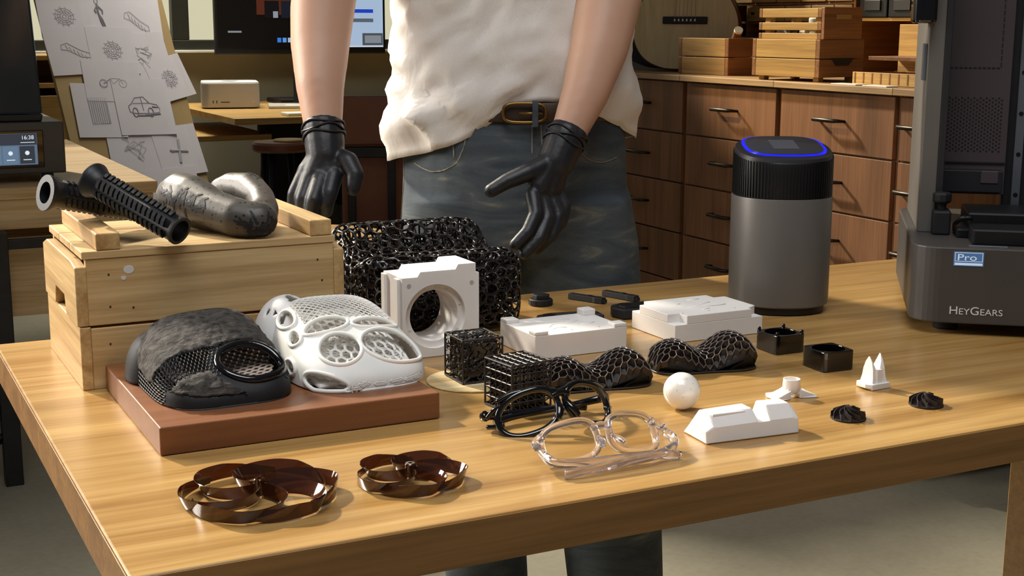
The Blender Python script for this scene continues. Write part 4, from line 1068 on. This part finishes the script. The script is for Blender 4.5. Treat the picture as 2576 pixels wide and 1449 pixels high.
for k in range(3): part('task_icon', glow('scr_icon%d' % k, ('#2f7ad0', '#5b8fd4', '#9db6d6')[k], 1.), sc0, -.125+k*.024, -.108+k*.024, -.004, -.0021, 1.066, 1.086, 0)
part('progress_bar', glow('scr_line', '#8b949c', .8), sc0, -.345, -.285, -.004, -.0021, 1.108, 1.116, 0)
part('glow_patch', glow('scr_orange', '#5a2a1a', .8), sc0, -.215, -.06, -.004, -.0021, 1.185, 1.26, 0)
for x, c in ((-.18, '#0b0c10'), (-.105, '#141a26')): part('product_picture', glow('scr_prod'+c[1:], c, 1.), sc0, x, x+.065, -.005, -.0041, 1.172, 1.245, 0)
part('white_figure', glow('scr_white', '#8f969e', .9), sc0, -.142, -.120, -.006, -.0051, 1.172, 1.20, 0)
part('stand_post', blk_metal, mn, -.03, .03, .03, .07, .82, 1.25, .004); part('stand_foot', blk_metal, mn, -.14, .14, -.08, .14, .8005, .82, .004)
st1 = thing('round_stool', 'round wooden stool standing in front of the computer desk', 'stool', (1.335, 4.31, 0))
MB().lathe([(.02, .735), (.085, .74), (.094, .748), (.094, .765), (.088, .772), (.02, .774)], 36).build('seat', leather, st1, smooth='auto')
MB().lathe([(.05, .7735), (.05, .778), (.046, .781)], 30, TR((.02, -.02, 0))).build('pale_disc', desk_wood, st1, smooth='auto')
for k in range(4): a = PI/4+k*PI/2; MB().tube([(.06*math.cos(a), .06*math.sin(a), .738), (.13*math.cos(a), .13*math.sin(a), 0)], .011, 8).build('leg', blk_metal, st1, smooth=True)
MB().tube([(.11*math.cos(2*PI*i/24), .11*math.sin(2*PI*i/24), .22) for i in range(24)], .007, 6, True).build('foot_ring', blk_metal, st1, smooth=True)
ch = thing('leather_chair', 'brown leather chair with black steel frame behind the person', 'chair', (1.47, 3.66, 0), R(-27))
def slab(x0, x1, z0, z1, y, th, bow):
    m = MB(); n = 12; rings = []
    for i in range(n+1):
        x = x0+(x1-x0)*i/n; q = bow*(1-((x-(x0+x1)/2)/((x1-x0)/2))**2); rings.append([(x, y+q, z0), (x, y+q+th, z0), (x, y+q+th, z1), (x, y+q, z1)])
    return m.loft(rings)
slab(-.16, .22, .80, .945, 0, .03, .03).build('backrest', leather, ch, .008)
slab(-.155, .215, .56, .775, .002, .03, .03).build('lower_back', leather, ch, .008)
part('seat', leather, ch, -.17, .23, -.40, .0, .50, .56, .012)
for x in (-.135, -.02, .15): part('back_post', blk_metal, ch, x, x+.022, -.014, -.001, .05, .80, .002)
part('back_rail', blk_metal, ch, -.17, .23, -.016, 0, .772, .80, .002)
for x, y in ((-.15, -.36), (.19, -.36), (-.15, -.03), (.19, -.03)): part('leg', blk_metal, ch, x, x+.022, y, y+.022, 0, .50, .002)
st2 = thing('round_wood_stool', 'round pale wooden stool behind the lattice cushion', 'stool', (.78, 2.36, 0)); st2.scale = (1, 1, .977)
MB().lathe([(.02, .755), (.14, .757), (.150, .765), (.150, .782), (.145, .788), (.02, .789)], 48).build('seat', desk_wood, st2, smooth='auto')
for k in range(4): a = PI/4+k*PI/2; MB().tube([(.10*math.cos(a), .10*math.sin(a), .757), (.17*math.cos(a), .17*math.sin(a), 0)], .012, 8).build('leg', blk_metal, st2, smooth=True)

# ------------------------------------------------------------------ drawer cabinets along the right wall
ZL = (.976, .815, .660, .501, .345, .215, .085)
def handle(parent, y, z):
    MB().tube([(2.398, y-.052, z), (2.375, y-.050, z+.002), (2.368, y-.040, z+.002), (2.368, y+.040, z+.002), (2.375, y+.050, z+.002), (2.398, y+.052, z)], [.004, .005, .0058, .0058, .005, .004], 8).build('handle', dark_brass, parent, smooth=True)
for (y0, y1, lab) in ((3.566, 4.035, 'brown drawer cabinet furthest back, below the guitar'), (3.099, 3.563, 'brown drawer cabinet in the middle, below the open crates'), (2.622, 3.096, 'brown drawer cabinet right of the canister, below the stacked crate'), (2.45, 2.619, 'brown drawer cabinet mostly hidden by the large printer')):
    c = thing('drawer_cabinet', lab, 'cabinet', (0, 0, 0), 0, 'brown drawer cabinets along the wall')
    part('carcass', cab_wood, c, 2.412, 2.98, y0, y1, .08, .978, .002)
    for fy in (y0+.02, y1-.06): part('foot', blk_metal, c, 2.80, 2.84, fy, fy+.04, 0, .0805, .001); part('foot', blk_metal, c, 2.92, 2.96, fy, fy+.04, 0, .0805, .001)
    part('cabinet_top', cab_top, c, 2.378, 3.0, y0-.0005, y1+.0015, .9785, .996, .0015)
    for k in range(6):
        d = part('drawer', cab_wood, c, 2.398, 2.4115, y0+.010, y1-.010, ZL[k+1]+.0025, ZL[k]-.0025, .0012)
        handle(d, (y0+y1)/2+.01, ZL[k]-.075)
# crates and boxes on the cabinets
def box_open(name, label, cat, loc, rz, sx, sy, rows, th, mx, my, legs=False, group=None):
    t = thing(name, label, cat, loc, rz, group)
    for z0, z1 in rows:
        part('front_plank', mx, t, 0, sx, 0, th, z0, z1, .0015); part('back_plank', mx, t, 0, sx, sy-th, sy, z0, z1, .0015)
        part('side_plank', my, t, 0, th, th+.0005, sy-th-.0005, z0, z1, .0015); part('side_plank', my, t, sx-th, sx, th+.0005, sy-th-.0005, z0, z1, .0015)
    part('bottom_panel', mx, t, th, sx-th, th, sy-th, rows[0][0]+.002, rows[0][0]+.01, .001)
    if legs:
        for a in (th+.0006, sx-th-.0206):
            for b in (th+.0006, sy-th-.0206): part('corner_post', my, t, a, a+.02, b, b+.02, -.012 if legs == 2 else rows[0][0], rows[-1][1], .001)
    return t
AL = math.atan2(3.684-3.463, 2.472-2.481)-PI/2
box_open('open_crate', 'open wooden crate on the cabinet with a roll of paper in it', 'crate', (2.484, 3.463, .9965), R(8), .165, .225, ((.0, .053), (.056, .112)), .014, box_dark, box_wood, True, 'wooden crates on the cabinets')
rl_ = thing('paper_roll', 'pale cardboard roll sticking out of the open crate', 'roll')
MB().tube([(2.58, 3.60, 1.022), (2.545, 3.50, 1.130)], .013, 16).build('tube', box_dark, rl_, smooth='auto')
MB().tube([(2.5452, 3.5006, 1.1292), (2.543, 3.495, 1.135)], .0135, 16).build('end_cap', paper_white, rl_, smooth='auto')
t = box_open('stacked_crate', 'lower wooden crate of the stack, with a cut-out grip in its side', 'crate', (2.426, 2.964, 1.0085), R(8), .175, .255, ((.0, .049), (.051, .102)), .014, box_dark, box_wood, 2, 'wooden crates on the cabinets')
MB().prism([(.045, .002), (.065, -.018), (.115, -.018), (.135, .002)], 0, .002, Matrix(((1,0,0,0),(0,0,1,-.0018),(0,1,0,.05),(0,0,0,1)))).build('grip_cutout', blk_matte, t)
t = box_open('slatted_crate', 'slatted wooden crate on top of the stack with things inside', 'crate', (2.436, 2.975, 1.111), R(8), .150, .235, ((.0, .016), (.024, .045), (.058, .083)), .012, box_dark, box_wood, True, 'wooden crates on the cabinets')
part('solid_front', box_dark, t, .0, .15, -.011, -.0005, .0, .086, .0015)
part('handle_slot', desk_wood, t, .045, .105, -.013, -.0105, .054, .067, .002)
gb = thing('glass_jar', 'pale glass jar showing between the slats of the top crate', 'jar', (2.50, 3.06, 1.122))
MB().lathe([(.028, 0), (.030, .004), (.030, .045), (.020, .055), (.020, .064)], 24).build('body', alu_light, gb, smooth='auto')
for k in range(4): tag(MB().box(2.462, 2.49, 3.075+.034*k, 3.101+.034*k, 1.1225, 1.148+.003*(k % 2)).build('parts_box', (alu_light, prn_dark, alu, alu_light)[k], None, .002), ('white', 'black', 'grey', 'ivory')[k]+' small parts box inside the slatted crate', 'box', 'small boxes in the slatted crate')
# pigeonhole unit and little drawers behind
pu = thing('pigeonhole_unit', 'wooden pigeonhole unit with small drawers behind the open crate', 'organiser', (2.812, 3.28, .997))
part('back_board', box_dark, pu, .19, .20, 0, .635, 0, .42, .001)
for z in (0., .105, .155, .215, .40): part('shelf_board', box_dark, pu, 0, .19, .0, .635, z, z+.007, .001)
for k in range(8):
    y = .0+k*.0895; part('divider', box_dark, pu, .001, .19, y, y+.008, .0075, .40, .001)
for k, (a, b) in enumerate(((.409, .470), (.473, .534), (.337, .406), (.205, .33), (.095, .20), (.01, .09))):
    d = part('small_drawer', box_wood, pu, -.004, .008, a, b, .163, .213, .001)
    MB().prism([(-.010, 0), (.010, 0), (.007, -.009), (-.007, -.009)], 0, .0012, Matrix(((0,0,1,-.0052),(1,0,0,(a+b)/2),(0,1,0,.193),(0,0,0,1)))).build('finger_notch', blk_matte, d)
for k in range(5): part('upper_drawer', box_wood, pu, -.004, .008, .01+k*.125, .125+k*.125, .224, .300, .001)
# shelf of black bins at the right
bsf = thing('bin_shelf', 'wooden shelf holding black storage bins above the right cabinets', 'shelf', (2.805, 2.58, .997))
part('shelf_board', box_wood, bsf, 0, .20, 0, .70, .164, .174, .001)
for y in (0, .69): part('side_panel', box_dark, bsf, 0, .20, y, y+.010, 0, .40, .001)
part('back_board', box_dark, bsf, .19, .20, .0105, .6895, 0, .40, .001)
for k in range(4):
    tb_ = thing('storage_bin', ('first', 'second', 'third', 'fourth')[k]+' black storage bin from the guitar side on the wooden shelf', 'bin', (2.80, 3.13-.125*k, 1.1715), 0, 'black storage bins on the shelf')
    part('body', blk_plastic, tb_, 0, .17, 0, .118, 0, .09, .003); part('label_holder', prn_dark, tb_, -.004, 0, .025, .093, .02, .05, .001)
pb = thing('parts_organiser', 'open wooden organiser with ledges below the black bins', 'organiser', (2.68, 2.56, .997))
part('back_board', box_wood, pb, .11, .12, 0, .50, 0, .155, .001)
part('ledge', box_wood, pb, .02, .11, .0, .30, .115, .150, .001); part('ledge', box_dark, pb, .0, .11, .0, .50, .055, .066, .001); part('upright', box_wood, pb, .0, .11, .10, .112, .0, .115, .001); part('upright', box_dark, pb, .0, .11, .30, .312, .0, .055, .001)
part('small_front', box_dark, pb, .03, .04, .13, .29, .068, .112, .001)
hm_ = thing('wooden_mallet', 'small wooden mallet lying on the organiser ledge', 'mallet', (2.695, 2.70, 1.1475))
part('head', box_wood, hm_, .0, .05, -.035, .035, 0, .03, .004); MB().tube([(.025, -.03, .015), (.02, -.14, .009)], .007, 8).build('handle', box_dark, hm_, smooth=True)
tr = thing('divided_tray', 'shallow wooden tray with many thin dividers on the right cabinet', 'tray', (2.445, 2.44, .997))
part('front_board', box_wood, tr, 0, .008, 0, .41, 0, .032, .001); part('back_board', box_wood, tr, .142, .15, 0, .41, 0, .032, .001); part('base_board', box_wood, tr, .008, .142, 0, .41, 0, .005, .0005)
for k in range(13): part('divider', box_dark, tr, -.001, .142, .004+k*.0328, .008+k*.0328, .004, .031, 0)
for i, (y, a) in enumerate(((2.70, 0), (2.82, 4))): tag(MB().box(-.02, .02, -.045, .045, 0, .003, TR((2.408, y, .9964), rz=R(a))).build('paper_pad', paper_white, None, .0005), ('white paper pad on the cabinet edge nearest the printer', 'white paper pad on the cabinet edge below the stacked crates')[i], 'paper', 'paper pads on the cabinet')

# ------------------------------------------------------------------ guitar
gt = thing('acoustic_guitar', 'pale acoustic guitar standing on the cabinet behind the open crate', 'guitar', (2.547, 3.800, 1.0025), R(-48))
def gpoly():
    half = [(0, 0), (.07, .004), (.13, .030), (.165, .075), (.178, .13), (.168, .19), (.135, .25), (.122, .29), (.130, .34), (.128, .40), (.09, .455), (.03, .47)]
    pts = catmull([(x, z, 0) for x, z in half], 5); R_ = [(p.x, p.y) for p in pts]; return R_+[(-x, z) for x, z in R_[::-1][:-1]]
GP = gpoly(); GM = TR(rx=R(-6)) @ MV
MB().prism(GP, .0, .05, GM).build('body_side', leather, gt, .003)
MB().prism([(x*.985, z*.985+.003) for x, z in GP], -.004, -.0002, GM).build('soundboard', guitar_m, gt, .001)
brg = MB().box(-.075, .075, -.012, -.0045, .148, .172, TR(rx=R(-6))).build('bridge', blk_matte, gt, .003)
for k in range(6):
    MB().box(-.036+k*.0135, -.031+k*.0135, -.0135, -.011, .157, .164, TR(rx=R(-6))).build('bridge_pin', ink_white, brg)
    MB().tube([TR(rx=R(-6)) @ Vector((-.033+k*.0135, -.013, .165)), TR(rx=R(-6)) @ Vector((-.022+k*.009, -.014, .75))], .0006, 4).build('string', steel, gt)
MB().lathe([(.048, 0), (.048, .0012)], 40, TR(rx=R(-6)) @ TR((0, -.0045, .30), rx=PI/2)).build('sound_hole', blk_matte, gt)
MB().box(-.028, .028, -.012, .02, .44, .86, TR(rx=R(-6))).build('neck', box_dark, gt, .004)
gc = MB().prism([(x*1.22, z*1.12) for x, z in GP], 0, .08, TR((2.60, 3.95, 1.002), rz=R(-48)) @ TR(rx=R(-3)) @ MV)
tag(gc.build('guitar_case', blk_matte, None, .01), 'black guitar case standing right behind the pale guitar', 'case')

# ------------------------------------------------------------------ the person
ps = thing('person', 'person in white t-shirt, faded jeans and black gloves reaching toward the lattice cushion', 'person', (F.x*2.2, F.y*2.2, 0), -R(90)+YAW)
bd = MB()
bd.cap_chain([(0, .02, .95, .11), (0, .02, 1.2, .115), (0, .02, 1.38, .11), (0, .02, 1.47, .055), (0, 0, 1.56, .055)])
bd.cap_chain([(0, -.01, 1.60, .075), (0, .0, 1.66, .088)])
armR = [(-.17, .03, 1.42, .055), (-.235, -.01, 1.31, .050), (-.284, -.075, 1.212, .050), (-.287, -.10, 1.170, .049), (-.288, -.125, 1.120, .045), (-.284, -.165, 1.060, .0365), (-.277, -.192, 1.000, .0285), (-.273, -.208, .962, .0260)]
armL = [(.17, .03, 1.42, .055), (.175, -.01, 1.31, .051), (.152, -.075, 1.215, .051), (.141, -.10, 1.170, .049), (.129, -.125, 1.115, .045), (.108, -.155, 1.050, .036), (.086, -.175, 1.000, .0280), (.070, -.187, .962, .0258)]
for a in (armR, armL): bd.cap_chain(a, 16)
body = remesh(bd.build('body', skin_m, ps, smooth=True), .006, 6)
hr = MB().cap_chain([(0, .02, 1.66, .092), (0, .03, 1.70, .088)]); remesh(hr.build('hair', blk_matte, ps, smooth=True), .01, 3)
# T-shirt: one lofted surface with folds
def shirt():
    rings = []; n = 120; hs_ = [i/46 for i in range(47)]
    for q in hs_:
        ring = []
        for j in range(n):
            a = 2*PI*j/n; c, s_ = math.cos(a), math.sin(a)
            front = max(0, -s_)
            hem = .948+.080*math.exp(-((c*.19-.025)/(.105 if c < .13 else .15))**2)*min(1, front*2.2)+.004*math.sin(a*5+1)-.012*max(0, -c)+.018*max(0, c)
            z = hem+(1.455-hem)*q
            wz = (z-.94)/.5
            ax = .197-.006*math.sin(PI*min(1, max(0, wz)))+.0*wz; ay = .125
            if z > 1.32: e = (z-1.32)/.135; ax *= (1-.55*e**2); ay *= (1-.45*e**2)
            k = 2.4; g = (abs(c)**k+abs(s_)**k)**(-1/k)
            x, y = ax*c*g, ay*s_*g+.015
            tuck = math.exp(-((z-hem)/.035)**2)
            bl_ = 1+.05*math.exp(-((z-hem-.05)/.05)**2)-.07*tuck*min(1, front*2)
            d = .010*noise.noise(Vector((a*1.3, z*5, 2.)))+.006*noise.noise(Vector((x*22+z*10, y*10, z*24-x*22)))+.0045*noise.noise(Vector((x*40-z*26, y*20, z*40)))
            fold = lambda k1, k2, ph, wd: math.exp(-(((z-1.0)*k1+x*k2+ph)/wd)**2)
            if c < .1 and s_ < .5: d += .0045*fold(1, .9, .12, .012)-.004*fold(1, .7, .055, .010)+.0045*fold(.6, 1.2, .16, .010)+.0035*fold(1, -.35, -.055, .010)-.003*fold(1, -.3, -.085, .009)+.004*fold(.5, 1.5, .20, .010)
            d *= (1.35 if c < -.2 else 1.)
            x *= bl_; y *= bl_; L = math.hypot(x, y); x += x/L*d; y += y/L*d
            ring.append((x, y, z))
        rings.append(ring)
    return MB().loft(rings, cap=False)
so = shirt().build('t_shirt', shirt_m, ps, smooth=True); solidify(so, .002)
for sg, a in ((-1, armR), (1, armL)):
    MB().tube([(p[0], p[1], p[2]) for p in catmull([(sg*.13, .03, 1.43), a[0][:3], a[1][:3], tuple((Vector(a[1][:3])*.45+Vector(a[2][:3])*.55))], 6)], .073, 20).build('sleeve', shirt_m, ps, smooth=True)
# jeans
def oval(cx, cy, ax, ay, z, n=40, k=2.3):
    out = []
    for j in range(n):
        a = 2*PI*j/n; c, s_ = math.cos(a), math.sin(a); g = (abs(c)**k+abs(s_)**k)**(-1/k); out.append((cx+ax*c*g, cy+ay*s_*g, z))
    return out
jm = MB()
jm.loft([oval(.004, .012, .172, .113, 1.018), oval(.004, .012, .178, .118, .97), oval(.006, .014, .184, .124, .90), oval(.008, .015, .186, .125, .84), oval(.010, .015, .180, .118, .79)])
jm.loft([oval(-.082, .01, .096, .112, .88), oval(-.083, .008, .100, .108, .80), oval(-.083, .005, .101, .102, .70), oval(-.074, -.005, .092, .095, .50), oval(-.055, 0, .076, .085, .35), oval(-.042, .005, .070, .080, .22), oval(-.040, .01, .072, .082, .06)])
jm.loft([oval(.102, .01, .094, .112, .88), oval(.106, .008, .099, .108, .80), oval(.112, .005, .100, .104, .70), oval(.140, -.02, .095, .098, .50), oval(.165, -.03, .085, .090, .35), oval(.178, -.02, .080, .086, .22), oval(.180, -.01, .084, .09, .06)])
def wrinkle(p):
    x, y, z = p; d = .006*noise.noise(Vector((x*7, y*5, z*13+x*9)))+.003*noise.noise(Vector((x*14, y*12, z*34)))
    L = math.hypot(x-.01, y) or 1; return (x+x/L*d, y+y/L*d, z)
jm.v = [wrinkle(p) for p in jm.v]
jn = remesh(jm.build('jeans', denim, ps, smooth=True), .006, 3)
def seam(pts, name, r=.0019, mat=None, flat=.5):
    o = MB().tube(catmull(pts, 6), r, 6, flat=flat).build(name, mat or denim, jn, smooth=True)
    s = o.modifiers.new('wrap', 'SHRINKWRAP'); s.target = jn; s.wrap_method = 'NEAREST_SURFACEPOINT'; s.wrap_mode = 'ABOVE_SURFACE'; s.offset = .0012; return o
seam_m = plain('seam_m', '#8a8370', .9)
seam([(-.165, -.06, .935), (-.14, -.10, .925), (-.10, -.115, .935), (-.078, -.115, .965), (-.073, -.115, .995)], 'pocket_seam', mat=seam_m)
seam([(-.098, -.115, .945), (-.100, -.112, .995)], 'coin_pocket_seam', mat=seam_m)
seam([(.172, -.06, .945), (.15, -.10, .94), (.115, -.115, .955), (.10, -.115, .995)], 'pocket_seam', mat=seam_m)
seam([(.030, -.12, 1.0), (.031, -.125, .93), (.026, -.125, .86)], 'fly_seam', mat=seam_m); seam([(.045, -.12, 1.0), (.046, -.125, .95), (.034, -.125, .90)], 'fly_seam', mat=seam_m)
seam([(-.178, -.01, .94), (-.180, -.01, .80), (-.176, -.01, .65)], 'side_seam', .002, seam_m)
bt = MB()
ring = oval(.004, .012, .1765, .1175, 0, 64)
bt.loft([[(x, y, 1.002) for x, y, z in ring], [(x*1.012, y*1.012, 1.004) for x, y, z in ring], [(x*1.012, y*1.012, 1.030) for x, y, z in ring], [(x, y, 1.032) for x, y, z in ring]], False)
belt = solidify(bt.build('belt', plain('belt_m', '#3a2c1e', .5, .15), ps, smooth=True), .002)
bk = [(.052*c_+.018, -.113, 1.017+.0145*s_) for c_, s_ in [((abs(math.cos(a))**.6)*math.copysign(1, math.cos(a))*.62, (abs(math.sin(a))**.6)*math.copysign(1, math.sin(a))) for a in [2*PI*i/32 for i in range(32)]]]
MB().tube(bk, .0026, 8, True).build('buckle', brass, belt, smooth=True); MB().tube([(.010, -.1145, 1.017), (.046, -.1155, 1.016)], .002, 8).build('buckle_prong', brass, belt, smooth=True)
for x in (.030,): MB().box(x, x+.009, -.1235+.2*abs(x)**2*8*.1, -.105, .996, 1.036).build('belt_loop', denim, jn, .001)
# shoes
for x, y in ((-.04, 0), (.178, -.02)):
    m = MB(); m.cap_chain([(x, y+.06, .04, .042), (x, y-.06, .04, .043), (x, y-.14, .034, .036)]); m.cap_chain([(x, y+.05, .05, .045), (x, y+.04, .14, .045)]); remesh(m.build('boot', leather, ps, smooth=True), .006, 3)
# gloves: palm and five separate fingers each
def glove(cuff, chains, extra):
    m = MB(); m.cap_chain(cuff, 16)
    for c in chains: m.cap_chain(c, 12)
    for c in extra: m.cap_chain(c, 14)
    g = remesh(m.build('glove', glove_m, ps, smooth=True), .0022, 5)
    return g
cuffR = [(-.277, -.194, .998, .0305), (-.274, -.204, .978, .0295), (-.272, -.212, .960, .0280)]
g1 = glove(cuffR, [
    [(-.258, -.232, 0.9340, 0.0141), (-.262, -.252, 0.9110, 0.0122), (-.266, -.256, 0.8958, 0.0111), (-.268, -.246, 0.8838, 0.0099)],           # index
    [(-.276, -.236, 0.9300, 0.0141), (-.283, -.262, 0.9020, 0.0122), (-.287, -.262, 0.8838, 0.0111), (-.287, -.248, 0.8688, 0.0097)],           # middle
    [(-.292, -.230, 0.9300, 0.0136), (-.301, -.250, 0.9020, 0.0118), (-.302, -.252, 0.8838, 0.0107), (-.299, -.240, 0.8708, 0.0095)],           # ring
    [(-.303, -.220, 0.9320, 0.0127), (-.315, -.236, 0.9080, 0.0106), (-.317, -.236, 0.8938, 0.0097), (-.313, -.226, 0.8808, 0.0088)],           # little
    [(-.256, -.215, 0.9580, 0.0164), (-.237, -.228, 0.9540, 0.0147), (-.226, -.238, 0.9360, 0.0130), (-.229, -.244, 0.9170, 0.0113)]],          # thumb
    [[(-.272, -.212, 0.9600, 0.0271), (-.268, -.224, 0.9390, 0.0198)], [(-.272, -.212, 0.9600, 0.0271), (-.284, -.224, 0.9380, 0.0198)], [(-.274, -.212, 0.9580, 0.0249), (-.297, -.218, 0.9380, 0.0164)], [(-.270, -.212, 0.9580, 0.0226), (-.258, -.220, 0.9480, 0.0181)]])
cuffL = [(.080, -.180, .988, .0305), (.072, -.187, .970, .0295), (.064, -.194, .952, .0280)]
g2 = glove(cuffL, [
    [(.030, -.222, .905, .0125), (.034, -.240, .880, .0108), (.022, -.255, .856, .0100), (.004, -.262, .838, .0090)],               # index
    [(.042, -.214, .902, .0125), (.052, -.230, .874, .0108), (.040, -.248, .846, .0100), (.018, -.256, .824, .0088)],               # middle
    [(.054, -.205, .905, .0120), (.068, -.217, .876, .0104), (.058, -.232, .848, .0095), (.036, -.242, .828, .0084)],               # ring
    [(.063, -.196, .912, .0112), (.078, -.204, .888, .0095), (.073, -.214, .864, .0086), (.056, -.222, .846, .0078)],               # little
    [(.052, -.205, .950, .0150), (.022, -.222, .938, .0138), (-.008, -.230, .926, .0118), (-.031, -.236, .913, .0102)]],            # thumb
    [[(.066, -.193, .965, .024), (.040, -.212, .918, .0180)], [(.066, -.193, .965, .024), (.054, -.205, .915, .0175)], [(.066, -.193, .962, .022), (.064, -.198, .920, .0145)]])
for o_, c0, c1 in ((g1, cuffR[0], cuffR[1]), (g2, cuffL[0], cuffL[1])):
    for q in (-.12, .25, .6):
        ctr = Vector(c0[:3]).lerp(Vector(c1[:3]), q); d = (Vector(c1[:3])-Vector(c0[:3])).normalized(); u_ = d.orthogonal().normalized(); v_ = d.cross(u_); rr = c0[3]+.0006
        MB().tube([ctr+u_*rr*math.cos(2*PI*i/28)+v_*rr*math.sin(2*PI*i/28)+d*.003*math.sin(3*2*PI*i/28+q*9) for i in range(28)], .0017, 6, True).build('cuff_fold', glove_m, o_, smooth=True)
